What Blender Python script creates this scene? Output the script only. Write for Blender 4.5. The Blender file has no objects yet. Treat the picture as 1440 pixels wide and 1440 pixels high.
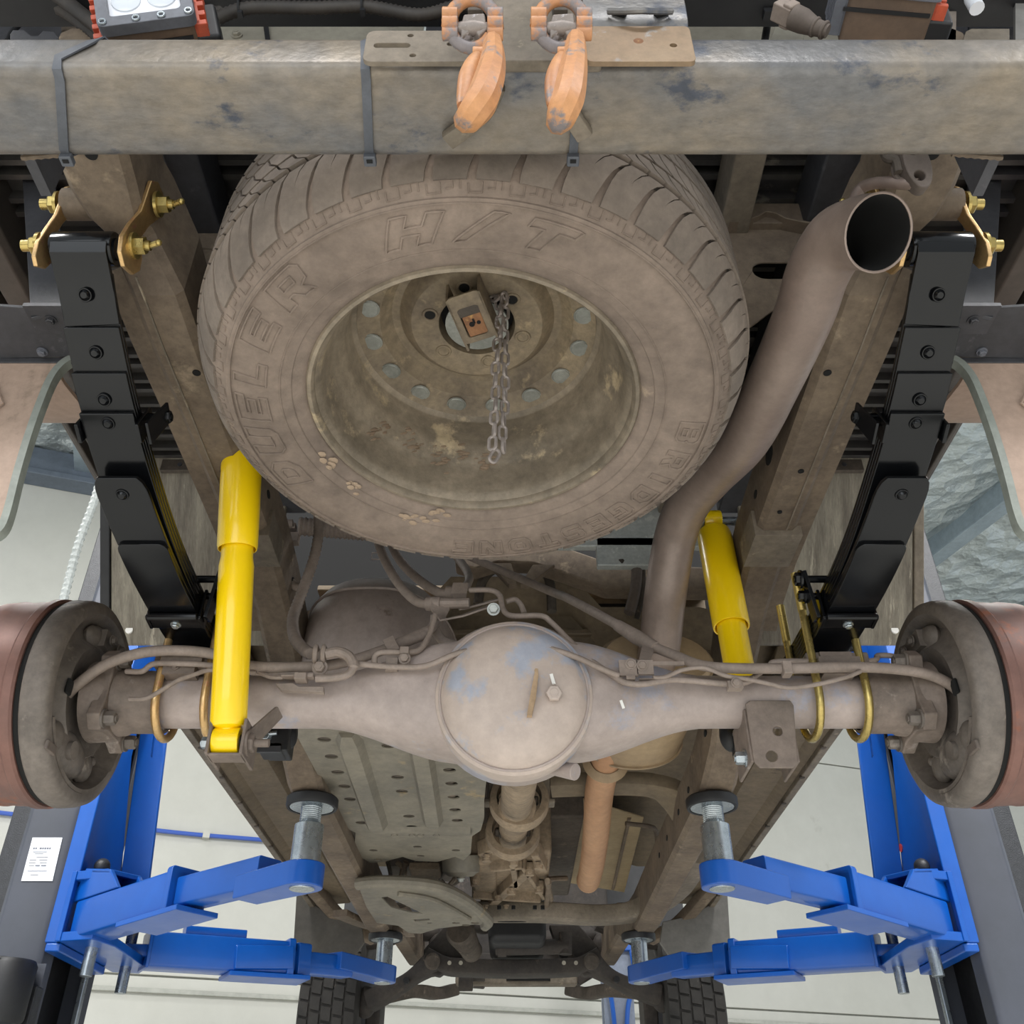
import bpy, math, random
from mathutils import Vector as V, Matrix
from mathutils.geometry import delaunay_2d_cdt
random.seed(7)
scn = bpy.context.scene
COL = scn.collection
PI = math.pi

# ------------------------------------------------------------------ camera, world, lights, exposure
CZ = 1.4                       # height of the phone above the workshop floor
PITCH = math.radians(35.4)
FPX = 1335.0                   # focal length in pixels of the 1440 frame
cam = bpy.data.cameras.new('camera'); cam.sensor_width = 36; cam.lens = 36 * FPX / 1440
cam.clip_start = 0.02
co = bpy.data.objects.new('camera', cam); COL.objects.link(co)
co.location = (0, 0, CZ); co.rotation_euler = (PI / 2 + PITCH, 0, 0)
scn.camera = co
scn.view_settings.view_transform = 'Standard'
scn.view_settings.look = 'None'
scn.view_settings.gamma = 1
scn.view_settings.use_curve_mapping = False
scn.view_settings.exposure = -0.46
w = bpy.data.worlds.new('world'); scn.world = w; w.use_nodes = True
bg = w.node_tree.nodes['Background']
bg.inputs[0].default_value = (0.88, 0.95, 1.0, 1); bg.inputs[1].default_value = 1.15


def area(name, loc, target, sx, sy, power, col=(1, 1, 1)):
    l = bpy.data.lights.new(name, 'AREA'); l.shape = 'RECTANGLE'; l.size = sx; l.size_y = sy
    l.energy = power; l.color = col
    o = bpy.data.objects.new(name, l); COL.objects.link(o)
    o.location = loc
    o.rotation_euler = (V(target) - V(loc)).to_track_quat('-Z', 'Y').to_euler()


# workshop ceiling tubes over the bay, unseen lamps added to bounce light off the floor, added fill from behind
for x in (-3.6, 3.6):
    area('workshop_lamp', (x, 4.0, 6.2), (x * 0.5, 4.0, 0), 0.3, 2.4, 90, (1, 0.98, 0.96))
for x in (-2.6, 2.6):
    area('bounce_fill', (x, -0.6, 5.8), (x * 0.5, 0.2, 0), 0.5, 3.0, 520, (1, 0.99, 0.98))
area('bounce_fill', (0, -3.0, 5.6), (0, -3.2, 0), 3.0, 0.5, 300, (1, 0.99, 0.98))
area('rear_fill', (-1.5, -5.2, 1.9), (0, 1.5, 1.9), 5.6, 3.2, 170, (0.90, 0.95, 1.0))

# ------------------------------------------------------------------ helpers
_c, _s = math.cos(PITCH), math.sin(PITCH)


def at(px, py, X=None, Y=None, Z=None):
    """where the sight line through a photo pixel meets one plane of the vehicle"""
    h = (px - 720) / FPX; v = (720 - py) / FPX
    d = V((h, _c - _s * v, _s + _c * v))
    t = X / d.x if X is not None else (Y / d.y if Y is not None else (Z - CZ) / d.z)
    return V((0, 0, CZ)) + d * t


def spl(pts, k=6, closed=False):
    """Catmull-Rom through points"""
    P = [V(p) for p in pts]; n = len(P); out = []
    rng = range(n) if closed else range(n - 1)
    for i in rng:
        if closed:
            a, b, c, d = P[(i - 1) % n], P[i], P[(i + 1) % n], P[(i + 2) % n]
        else:
            a, b, c, d = P[max(i - 1, 0)], P[i], P[i + 1], P[min(i + 2, n - 1)]
        for j in range(k):
            t = j / k
            out.append(0.5 * ((2 * b) + (c - a) * t + (2 * a - 5 * b + 4 * c - d) * t * t + (3 * b - a - 3 * c + d) * t ** 3))
    if not closed: out.append(P[-1])
    return out


def resample(pts, step):
    P = [V(p) for p in pts]; out = [P[0]]; acc = 0.0
    for a, b in zip(P, P[1:]):
        L = (b - a).length; pos = step - acc
        while pos <= L:
            out.append(a.lerp(b, pos / L)); pos += step
        acc = L - (pos - step)
    return out


def perp(a):
    a = V(a).normalized()
    u = a.cross(V((0, 0, 1)))
    if u.length < 1e-3: u = a.cross(V((1, 0, 0)))
    return u.normalized()


def rrect(w, h, r, n=4, cx=0, cy=0):
    out = []
    for sx, sy, a0 in ((1, 1, 0), (-1, 1, 90), (-1, -1, 180), (1, -1, 270)):
        for i in range(n + 1):
            a = math.radians(a0 + 90 * i / n)
            out.append((cx + sx * (w / 2 - r) + r * math.cos(a), cy + sy * (h / 2 - r) + r * math.sin(a)))
    return out


def circ(cx, cy, r, n=14):
    return [(cx + r * math.cos(2 * PI * i / n), cy + r * math.sin(2 * PI * i / n)) for i in range(n)]


def oval(cx, cy, a, b, n=16):
    return [(cx + a * math.cos(2 * PI * i / n), cy + b * math.sin(2 * PI * i / n)) for i in range(n)]


class M:
    def __init__(s): s.v = []; s.f = []

    def add(s, vs, fs):
        o = len(s.v); s.v += [V(p) for p in vs]; s.f += [tuple(i + o for i in f) for f in fs]; return s

    def box(s, c, size, R=None):
        c = V(c); x, y, z = [k / 2 for k in size]
        pts = [V((a * x, b * y, d * z)) for a in (-1, 1) for b in (-1, 1) for d in (-1, 1)]
        if R is not None: pts = [R @ p for p in pts]
        return s.add([c + p for p in pts], [(0, 1, 3, 2), (4, 6, 7, 5), (0, 4, 5, 1), (2, 3, 7, 6), (0, 2, 6, 4), (1, 5, 7, 3)])

    def mm(s, lo, hi):
        lo = V(lo); hi = V(hi); return s.box((lo + hi) / 2, hi - lo)

    def bar(s, p0, p1, wd, ht, up=(0, 0, 1)):
        p0 = V(p0); p1 = V(p1); a = (p1 - p0); L = a.length; a.normalize()
        side = a.cross(V(up)).normalized(); u = side.cross(a)
        R = Matrix((side, a, u)).transposed()
        return s.box((p0 + p1) / 2, (wd, L, ht), R)

    def cyl(s, p0, p1, r, r2=None, n=18, caps=True):
        return s.tube([p0, p1], [r, r if r2 is None else r2], n, caps=caps)

    def tube(s, pts, r, n=10, closed=False, caps=True, flat=1.0, ref=None):
        P = [V(p) for p in pts]; m = len(P)
        rs = r if isinstance(r, (list, tuple)) else [r] * m
        T = []
        for i in range(m):
            if closed: t = P[(i + 1) % m] - P[(i - 1) % m]
            else: t = P[min(i + 1, m - 1)] - P[max(i - 1, 0)]
            T.append(t.normalized())
        N = perp(T[0]) if ref is None else (V(ref) - T[0] * V(ref).dot(T[0])).normalized()
        vs = []; fs = []
        for i in range(m):
            if i: 
                q = T[i - 1].rotation_difference(T[i]); N = (q @ N)
                N = (N - T[i] * N.dot(T[i])).normalized()
            B = T[i].cross(N)
            for k in range(n):
                a = 2 * PI * k / n
                vs.append(P[i] + (N * math.cos(a) + B * math.sin(a) * flat) * rs[i])
        mm_ = m if closed else m - 1
        for i in range(mm_):
            j = (i + 1) % m
            for k in range(n):
                l = (k + 1) % n
                fs.append((i * n + k, i * n + l, j * n + l, j * n + k))
        if caps and not closed:
            fs.append(tuple(range(n - 1, -1, -1))); fs.append(tuple((m - 1) * n + k for k in range(n)))
        return s.add(vs, fs)

    def sweep(s, pts, prof, up=(0, 0, 1), caps=True, closed=False, scales=None):
        P = [V(p) for p in pts]; m = len(P); n = len(prof); vs = []; fs = []
        for i in range(m):
            if closed: t = (P[(i + 1) % m] - P[(i - 1) % m]).normalized()
            else: t = (P[min(i + 1, m - 1)] - P[max(i - 1, 0)]).normalized()
            u = V(up[i] if isinstance(up, list) else up)
            sd = t.cross(u).normalized(); u = sd.cross(t)
            k = scales[i] if scales else 1
            for a, b in prof: vs.append(P[i] + (sd * a + u * b) * k)
        for i in range(m if closed else m - 1):
            j = (i + 1) % m
            for k in range(n):
                l = (k + 1) % n
                fs.append((i * n + k, i * n + l, j * n + l, j * n + k))
        if caps and not closed:
            fs.append(tuple(range(n - 1, -1, -1))); fs.append(tuple((m - 1) * n + k for k in range(n)))
        return s.add(vs, fs)

    def prism(s, poly, vec):
        P = [V(p) for p in poly]; n = len(P); vec = V(vec)
        return s.add(P + [p + vec for p in P], [tuple(range(n - 1, -1, -1)), tuple(range(n, 2 * n))] +
                     [(i, (i + 1) % n, n + (i + 1) % n, n + i) for i in range(n)])

    def plate(s, outer, holes, o, u, v, th):
        """flat plate with real holes; o origin, u/v in-plane axes, th along u x v"""
        o = V(o); u = V(u).normalized(); v = V(v).normalized(); nn = u.cross(v) * th
        loops = [[V((a, b)) for a, b in L] for L in [outer] + list(holes)]
        flat = []; edges = []
        for L in loops:
            b0 = len(flat); n = len(L); flat += L; edges += [(b0 + i, b0 + (i + 1) % n) for i in range(n)]
        ov, _, tr_, _, _, _ = delaunay_2d_cdt(flat, edges, [], 0, 1e-7)
        def inside(p, L):
            r = False
            for i in range(len(L)):
                a, b = L[i], L[i - 1]
                if (a.y > p.y) != (b.y > p.y) and p.x < (b.x - a.x) * (p.y - a.y) / (b.y - a.y) + a.x: r = not r
            return r
        tri = []
        for t in tr_:
            c = (ov[t[0]] + ov[t[1]] + ov[t[2]]) / 3
            if inside(c, loops[0]) and not any(inside(c, L) for L in loops[1:]): tri.append(tuple(t))
        N = len(ov)
        vs = [o + u * p.x + v * p.y for p in ov]; vs += [p + nn for p in vs]
        fs = tri + [tuple(i + N for i in reversed(t)) for t in tri]
        b = 2 * N; K = len(flat); wv = [o + u * p.x + v * p.y for p in flat]; vs += wv + [p + nn for p in wv]
        for L in loops:
            n = len(L)
            fs += [(b + i, b + (i + 1) % n, b + (i + 1) % n + K, b + i + K) for i in range(n)]
            b += n
        return s.add(vs, fs)

    def lathe(s, prof, o, ax, x=None, n=48, closed=False, a0=0.0, a1=None):
        o = V(o); ax = V(ax).normalized(); x = V(x).normalized() if x is not None else perp(ax); y = ax.cross(x)
        full = a1 is None; a1 = a0 + 2 * PI if full else a1
        m = len(prof); vs = []; fs = []; N = n if full else n + 1
        for k in range(N):
            a = a0 + (a1 - a0) * k / n; d = x * math.cos(a) + y * math.sin(a)
            for r, z in prof: vs.append(o + d * r + ax * z)
        for k in range(n):
            l = (k + 1) % N
            for i in range(m if closed else m - 1):
                j = (i + 1) % m
                fs.append((k * m + i, l * m + i, l * m + j, k * m + j))
        return s.add(vs, fs)

    def ell(s, c, r, n=16, k=10, R=None):
        c = V(c); vs = []; fs = []
        for i in range(k + 1):
            th = PI * i / k
            for j in range(n):
                a = 2 * PI * j / n
                p = V((r[0] * math.sin(th) * math.cos(a), r[1] * math.sin(th) * math.sin(a), r[2] * math.cos(th)))
                vs.append(c + (R @ p if R is not None else p))
        for i in range(k):
            for j in range(n):
                l = (j + 1) % n
                fs.append((i * n + j, (i + 1) * n + j, (i + 1) * n + l, i * n + l))
        return s.add(vs, fs)

    def torus(s, o, ax, R, r, n=32, m=10):
        return s.lathe([(R + r * math.cos(2 * PI * i / m), r * math.sin(2 * PI * i / m)) for i in range(m)], o, ax, n=n, closed=True)

    def bolt(s, p, ax, r, h=None, washer=True):
        p = V(p); ax = V(ax).normalized(); h = h or r * 1.1
        if washer: s.cyl(p - ax * r * .1, p + ax * r * .25, r * 1.35, n=16)
        s.tube([p, p + ax * h * .85, p + ax * h], [r, r, r * .85], n=6)
        return s.cyl(p + ax * h, p + ax * h * 1.12, r * .5, n=10)


def build(name, m, mat, parent=None, bevel=0.0, ang=35, sub=0, label=None, kind=None, seg=2):
    me = bpy.data.meshes.new(name)
    off = V(parent['_o']) if parent is not None else V((0, 0, 0))
    me.from_pydata([tuple(p - off) for p in m.v], [], m.f)
    me.validate()
    import bmesh
    bm = bmesh.new(); bm.from_mesh(me); bmesh.ops.remove_doubles(bm, verts=bm.verts[:], dist=2e-6); bmesh.ops.recalc_face_normals(bm, faces=bm.faces[:]); bm.to_mesh(me); bm.free()
    me.shade_smooth(); me.set_sharp_from_angle(angle=math.radians(ang))
    me.materials.append(mat)
    o = bpy.data.objects.new(name, me); COL.objects.link(o)
    if parent is not None: o.parent = parent; 
    if bevel:
        b = o.modifiers.new('bevel', 'BEVEL'); b.width = bevel; b.segments = seg; b.limit_method = 'ANGLE'; b.angle_limit = math.radians(40)
        b.harden_normals = True
    if sub:
        b = o.modifiers.new('sub', 'SUBSURF'); b.levels = sub; b.render_levels = sub
    o['_o'] = tuple(off)
    if label: o['label'] = label
    if kind: o['kind'] = kind
    return o


def thing(name, label, cat, loc, group=None):
    o = bpy.data.objects.new(name, None); COL.objects.link(o); o.empty_display_size = .05
    o.location = loc; o['_o'] = tuple(loc); o['label'] = label; o['category'] = cat
    if group: o['group'] = group
    return o


def tag(o, label, cat, group=None):
    o['label'] = label; o['category'] = cat
    if group: o['group'] = group
    return o


def struct(name, m, mat, bevel=0.0, **k):
    o = build(name, m, mat, bevel=bevel, **k); o['kind'] = 'structure'; return o


def dup(o, parent, loc=None, rot=None):
    c = o.copy(); COL.objects.link(c); c.parent = parent
    if loc is not None: c.location = loc
    if rot is not None: c.rotation_euler = rot
    return c


# ------------------------------------------------------------------ materials
def lin(hx):
    hx = hx.lstrip('#'); out = []
    for i in (0, 2, 4):
        k = int(hx[i:i + 2], 16) / 255
        out.append(k / 12.92 if k <= .04045 else ((k + .055) / 1.055) ** 2.4)
    return (*out, 1)


def mat(name, c1, c2=None, c3=None, sc=6, rough=.6, metal=0.0, bump=0.0, bsc=90, stretch=None, patch=.6, spec=.5, coat=0.0, grit=.16):
    m = bpy.data.materials.new(name); m.use_nodes = True; nt = m.node_tree; N = nt.nodes; L = nt.links
    p = N['Principled BSDF']
    p.inputs['Roughness'].default_value = rough; p.inputs['Metallic'].default_value = metal
    p.inputs['Specular IOR Level'].default_value = spec
    p.inputs['Coat Weight'].default_value = coat; p.inputs['Coat Roughness'].default_value = .05
    p.inputs['Base Color'].default_value = lin(c1)
    tc = N.new('ShaderNodeTexCoord'); mp = N.new('ShaderNodeMapping'); L.new(tc.outputs['Object'], mp.inputs[0])
    if stretch: mp.inputs['Scale'].default_value = stretch
    if c2:
        def noise(scale, detail=7, r=.6):
            n = N.new('ShaderNodeTexNoise'); n.inputs['Scale'].default_value = scale; n.inputs['Detail'].default_value = detail
            n.inputs['Roughness'].default_value = r; L.new(mp.outputs[0], n.inputs[0]); return n
        def ramp(n, a, b):
            r = N.new('ShaderNodeMapRange'); r.inputs[1].default_value = a; r.inputs[2].default_value = b; L.new(n.outputs[0], r.inputs[0]); return r
        def mix(f, a, b):
            x = N.new('ShaderNodeMix'); x.data_type = 'RGBA'; L.new(f, x.inputs[0])
            for s_, k in ((6, a), (7, b)):
                if isinstance(k, str): x.inputs[s_].default_value = lin(k)
                else: L.new(k, x.inputs[s_])
            return x.outputs[2]
        n1 = noise(sc); colr = mix(ramp(n1, .36, .64).outputs[0], c1, c2)
        if c3:
            n3 = noise(sc * 1.7, 9, .68); colr = mix(ramp(n3, patch, patch + .07).outputs[0], colr, c3)
        n4 = noise(sc * 9, 6, .7); sp_ = N.new('ShaderNodeMapRange'); sp_.inputs[1].default_value = .3; sp_.inputs[2].default_value = .7
        sp_.inputs[3].default_value = 1 - grit; sp_.inputs[4].default_value = 1 + grit * .7; L.new(n4.outputs[0], sp_.inputs[0])
        vm = N.new('ShaderNodeVectorMath'); vm.operation = 'SCALE'; L.new(colr, vm.inputs[0]); L.new(sp_.outputs[0], vm.inputs[3])
        L.new(vm.outputs[0], p.inputs['Base Color'])
        n2 = noise(sc * 3); rr = N.new('ShaderNodeMapRange'); rr.inputs[3].default_value = max(rough - .12, .03); rr.inputs[4].default_value = min(rough + .12, 1)
        L.new(n2.outputs[0], rr.inputs[0]); L.new(rr.outputs[0], p.inputs['Roughness'])
    if bump:
        nb = N.new('ShaderNodeTexNoise'); nb.inputs['Scale'].default_value = bsc; nb.inputs['Detail'].default_value = 5
        L.new(mp.outputs[0], nb.inputs[0])
        b = N.new('ShaderNodeBump'); b.inputs['Strength'].default_value = bump; b.inputs['Distance'].default_value = .004
        L.new(nb.outputs[0], b.inputs['Height']); L.new(b.outputs[0], p.inputs['Normal'])
    return m


MUD = mat('dusty_steel', '#776857', '#5e5144', '#8b7b67', sc=7, grit=.28, rough=.75, bump=.25, bsc=70)
MUD2 = mat('dusty_steel_grey', '#7d7264', '#62594c', '#958874', sc=9, grit=.25, rough=.7, bump=.25)
MUDD = mat('dark_dusty_steel', '#564c42', '#3f3831', '#73665a', sc=8, grit=.3, rough=.75, bump=.25)
MUDF = mat('shaded_dirty_steel', '#413a34', '#302b28', '#574d45', sc=8, rough=.75, bump=.25, grit=.3)  # darker copy of the dirty steel, front end shade put into its colour
FLOORP = mat('underbody_paint', '#7a6b56', '#675a48', '#50453a', sc=5, grit=.25, rough=.7, bump=.2, patch=.63)
SKID = mat('skid_paint', '#7f786a', '#69645a', '#938264', sc=5, grit=.2, rough=.6, bump=.15)
BEAM = mat('galvanised_beam', '#837869', '#696868', '#474b55', sc=5, rough=.36, metal=.3, grit=.25, stretch=(1, 1.6, 1), bump=.15, bsc=120, patch=.585)
TYRE = mat('dusty_rubber', '#85766a', '#6d6056', '#9f8d78', sc=4, grit=.25, rough=.85, bump=.25, bsc=120, patch=.64)
TREAD = mat('tread_rubber', '#7f7368', '#685e55', sc=10, rough=.85, bump=.2)
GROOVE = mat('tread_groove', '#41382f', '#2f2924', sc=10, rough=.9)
RIM = mat('dusty_rim', '#8f8270', '#6c6254', '#ab9a7e', sc=6, rough=.55, metal=.1, bump=.25, patch=.57, grit=.3)
RIM2 = mat('dusty_rim_disc', '#85765f', '#65594a', '#97866a', sc=10, grit=.3, rough=.65, bump=.25)
ZPLUG = mat('dull_zinc', '#9b9c95', '#83857f', sc=20, rough=.45, metal=.5)
RUST = mat('rusty_steel', '#8a6242', '#6d4a33', '#a9834f', sc=30, rough=.8, bump=.3)
CHAIN = mat('chain_steel', '#9c928c', '#7d746e', '#b9b4b6', sc=25, rough=.5, metal=.4)
GLOSSB = mat('black_gloss_paint', '#0b0c0e', rough=.17, spec=.34)
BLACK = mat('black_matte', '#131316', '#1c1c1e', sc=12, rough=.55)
DARK = mat('dark_grey_steel', '#46464a', '#38383b', '#58575a', sc=9, rough=.5, metal=.2, bump=.1)
SLAT = mat('tray_slat_steel', '#4b4843', '#38363a', '#6a655d', sc=7, rough=.5, metal=.3)
YEL = mat('yellow_paint', '#fbd20a', rough=.28, coat=.4)
GOLD = mat('yellow_zinc', '#d0ae7c', '#c4a06c', '#c89474', sc=25, rough=.32, metal=.75, patch=.58)
GOLDG = mat('green_gold_zinc', '#bfa968', '#a8955a', sc=25, rough=.3, metal=.8)
ZINC = mat('bright_zinc', '#b9c0c4', '#9aa2a8', sc=12, rough=.28, metal=.85)
BLUE = mat('blue_paint', '#0853ab', '#084da2', grit=.04, sc=4, rough=.35, coat=.2)
GREYP = mat('grey_powder_coat', '#464953', '#40434b', sc=5, grit=.05, rough=.5)
BLKP = mat('black_powder_coat', '#26272a', '#303135', sc=60, rough=.45, bump=.2, bsc=300)
WALL = mat('concrete_panel', '#c6c5bd', '#bfbeb5', '#b4b2a9', sc=.7, rough=.8, bump=.05, bsc=30, patch=.66, grit=.04)
WALLJ = mat('wall_joint', '#b3b3aa', '#a8a8a0', sc=2, rough=.8)
FLOORM = mat('concrete_floor', '#d6d4ce', '#cccac3', sc=.8, rough=.6)
FOIL = mat('foil_insulation', '#d3dada', '#c2cbcc', sc=1.5, rough=.36, metal=.35, grit=.05)
PURL = mat('purlin_steel', '#a3b0b8', '#94a1aa', sc=2, rough=.45, metal=.4)
EAVE = mat('eave_beam_paint', '#67707c', '#5c6570', sc=2, rough=.5)
DIFF = mat('dusty_axle_casting', '#a99b94', '#968982', '#94929a', sc=4, rough=.55, bump=.2, patch=.57)
COVER = mat('diff_cover_paint', '#b7a79c', '#a99a90', '#989ba6', sc=4.5, rough=.5, bump=.12, patch=.50, grit=.12)
AXLE = mat('axle_tube', '#7a6c62', '#62574e', '#8f847c', sc=7, grit=.25, rough=.65, bump=.25)
PLATE = mat('backing_plate', '#716860', '#59514a', '#8a8076', sc=8, grit=.25, rough=.6, bump=.2)
DRUM = mat('rusty_drum', '#7d594e', '#6b4f48', '#8c5238', sc=5, rough=.5, metal=.25, patch=.58)
EXH = mat('exhaust_steel', '#8f7f75', '#7f6f66', '#a08e76', sc=5, grit=.15, rough=.42, metal=.25, bump=.1, patch=.66)
EXH2 = mat('exhaust_tan', '#b38b69', '#a57c5c', sc=6, rough=.6, metal=.1, bump=.1)
MUFF = mat('muffler_tan', '#9c8668', '#86725a', sc=6, rough=.6, metal=.1, bump=.1)
PLAST = mat('grey_tank_plastic', '#988a82', '#887b74', '#6b5d54', sc=6, rough=.55, patch=.63)
PANEL = mat('weathered_panel', '#8f8879', '#665e53', '#aaa291', sc=7, rough=.6, metal=.1, stretch=(5, .7, .7), bump=.15, grit=.3)
LINE = mat('dusty_line', '#8f8177', '#7a6d63', sc=15, rough=.65)
LINED = mat('dusty_rubber_line', '#6a5f57', '#574d46', sc=15, rough=.75)
CONDUIT = mat('black_conduit', '#2f2b28', '#3e3833', sc=20, rough=.6)
CLAY = mat('mudguard_plastic', '#a89080', '#9c8676', '#8a7767', sc=7, rough=.7, bump=.15)
GUARDR = mat('mudguard_rim', '#858a82', '#767a73', sc=9, rough=.6)
FLAPM = mat('mudflap_rubber', '#5b564f', '#4b4742', sc=5, rough=.7)
PALE = mat('pale_sheet', '#a9a394', '#8f897c', '#77746c', sc=5, rough=.5, metal=.3)
GALV = mat('galvanised_sheet', '#c0c3be', '#a9adaa', '#d6d7d0', sc=14, rough=.4, metal=.15, patch=.57)
CAST = mat('dusty_casting', '#94816a', '#726351', '#564a3e', sc=9, rough=.7, bump=.35, grit=.3)
ORNG = mat('worn_orange_paint', '#c08a5c', '#a87450', '#7b7474', sc=15, rough=.5, bump=.2, patch=.525)
AMBER = mat('orange_paint', '#c9583a', '#a84a33', sc=15, rough=.5)
LAMPG = mat('lamp_housing_grey', '#6a6d76', '#585a61', sc=15, rough=.5)
LENS = mat('lamp_lens', '#c9ced6', rough=.1, spec=.8)
CHROME = mat('lamp_reflector', '#dfe3ea', rough=.2, metal=.9)
PAPER = mat('white_paper', '#e6e8ee', rough=.6)
INK = mat('grey_ink', '#6f737c', rough=.7)
HOLE = mat('hollow_black', '#0a0908', rough=.9)
WHITE = mat('white_paint_mark', '#e9e6e0', rough=.6)
BLUEL = mat('blue_hose', '#3f5fb5', rough=.4)
ROPE = mat('pale_cable', '#b9bdb9', '#9da19e', sc=60, rough=.5)
TIE = mat('grey_nylon', '#55585f', '#484b51', sc=20, rough=.5)

# foil: quilted wrinkles
nt = FOIL.node_tree; N = nt.nodes; L = nt.links; p = N['Principled BSDF']
tc = N.new('ShaderNodeTexCoord'); vo = N.new('ShaderNodeTexVoronoi'); vo.inputs['Scale'].default_value = 4.5; vo.feature = 'F1'
no = N.new('ShaderNodeTexNoise'); no.inputs['Scale'].default_value = 6; no.inputs['Detail'].default_value = 6
L.new(tc.outputs['Object'], vo.inputs[0]); L.new(tc.outputs['Object'], no.inputs[0])
ad = N.new('ShaderNodeMath'); L.new(vo.outputs[0], ad.inputs[0]); L.new(no.outputs[0], ad.inputs[1])
bu = N.new('ShaderNodeBump'); bu.inputs['Strength'].default_value = .9; bu.inputs['Distance'].default_value = .12
L.new(ad.outputs[0], bu.inputs['Height']); L.new(bu.outputs[0], p.inputs['Normal'])

# ================================================================== SETTING
WYAW = math.radians(18.8)
WE = V((math.cos(WYAW), math.sin(WYAW), 0)); WN = V((math.sin(WYAW), -math.cos(WYAW), 0)); W0 = V((0, 8, 0))
RW = Matrix((WE, -WN, V((0, 0, 1)))).transposed()


def wallbox(m, a0, a1, d0, d1, z0, z1):
    return m.box(W0 + WE * (a0 + a1) / 2 + WN * (d0 + d1) / 2 + V((0, 0, (z0 + z1) / 2)), (a1 - a0, abs(d1 - d0), z1 - z0), RW)


struct('floor', M().mm((-9, -6, -.1), (9, 13, 0)), FLOORM)
wf = struct('wall_front', wallbox(M(), -10, 10, -.25, -.03, 0, 6.7), WALLJ)
wf['_o'] = (0, 0, 0)
ZJ = [0.0, 0.42, 2.58, 4.79, 6.66]
for a, b in zip(ZJ, ZJ[1:]):
    for x0, x1 in ((-10, 6.5), (6.5, 10)):
        build('concrete_panel', wallbox(M(), x0 + .012, x1 - .012, -.05, 0, a + .006, b - .006), WALL, wf, bevel=.005)
m = M(); wallbox(m, -10, 10, -.02, .035, 2.47, 2.50); struct('trim_1', m, WALLJ, bevel=.006)
m = M(); wallbox(m, -10, 10, 0, .16, 6.36, 6.66); wallbox(m, -10, 10, .16, .2, 6.36, 6.42); struct('trim_2', m, EAVE, bevel=.01)
# ceiling: foil blanket in sheets between purlins
m = M()
cs = struct('ceiling', m.box(W0 + WN * 5.5 + V((0, 0, 6.78)), (20, 11, .04), RW), PURL); cs['_o'] = (0, 0, 0)
k = 0
for i in range(10):
    x0 = -10 + i * 2
    mm_ = M(); nx, ny = 14, 60; vs = []; fs = []
    for a in range(nx + 1):
        for b in range(ny + 1):
            u = a / nx; q = b / ny
            z = 6.74 - .07 * math.sin(PI * u) + .02 * math.sin(q * 90 + i) * math.sin(u * 17 + i) + random.uniform(-.014, .014)
            vs.append(W0 + WE * (x0 + 2 * u) + WN * (11 * q) + V((0, 0, z)))
    for a in range(nx):
        for b in range(ny):
            j = a * (ny + 1) + b; fs.append((j, j + 1, j + ny + 2, j + ny + 1))
    build('foil_sheet', mm_.add(vs, fs), FOIL, cs, ang=80)
    pm = M()
    for dx, zz, ww in ((0, 6.50, .17), (.0, 6.66, .02)):
        pm.box(W0 + WE * (x0 + dx) + WN * 5.5 + V((0, 0, zz)), (ww if zz < 6.6 else .02, 11, .02 if zz < 6.6 else .3), RW)
    build('purlin', pm, PURL, cs, bevel=.004)
# blue air line along the wall
p0 = at(-80, 1139, Y=0.1) ; 
def onwall(px, py, d=.03):
    h = (px - 720) / FPX; v = (720 - py) / FPX
    r = V((h, _c - _s * v, _s + _c * v)); t = (W0 + WN * d).dot(WN) / r.dot(WN)
    return V((0, 0, CZ)) + r * t
A = onwall(-60, 1136); B = onwall(600, 1200)
bl = build('air_line', M().tube(spl([A, onwall(80, 1152), onwall(170, 1162), onwall(270, 1173), onwall(370, 1181), B], 5), .016, 8), BLUEL)
tag(bl, 'thin blue air line running along the pale wall behind the hoist', 'pipe')
for px, py in ((170, 1162), (290, 1174), (60, 1149)):
    build('pipe_clip', M().box(onwall(px, py, .02), (.05, .06, .055), RW), WALL, bl)

# pale armoured cable hanging behind the mudguard
cab = M(); pts = [onwall(150, 640, 2.6), onwall(134, 700, 2.6), onwall(112, 760, 2.55), onwall(98, 810, 2.5), onwall(84, 870, 2.5), onwall(75, 960, 2.5), onwall(70, 1100, 2.5)]
rp = resample(spl(pts, 8), .012)
cab.tube(rp, [.022 if i % 3 else .027 for i in range(len(rp))], 8)
tag(build('hanging_cable', cab, ROPE), 'pale spiral cable hanging in front of the wall by the dusty mudguard', 'cable')

# ================================================================== HOIST
def mirror(pts, sg): return [V((p[0] * sg, p[1], p[2])) for p in pts]


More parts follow.
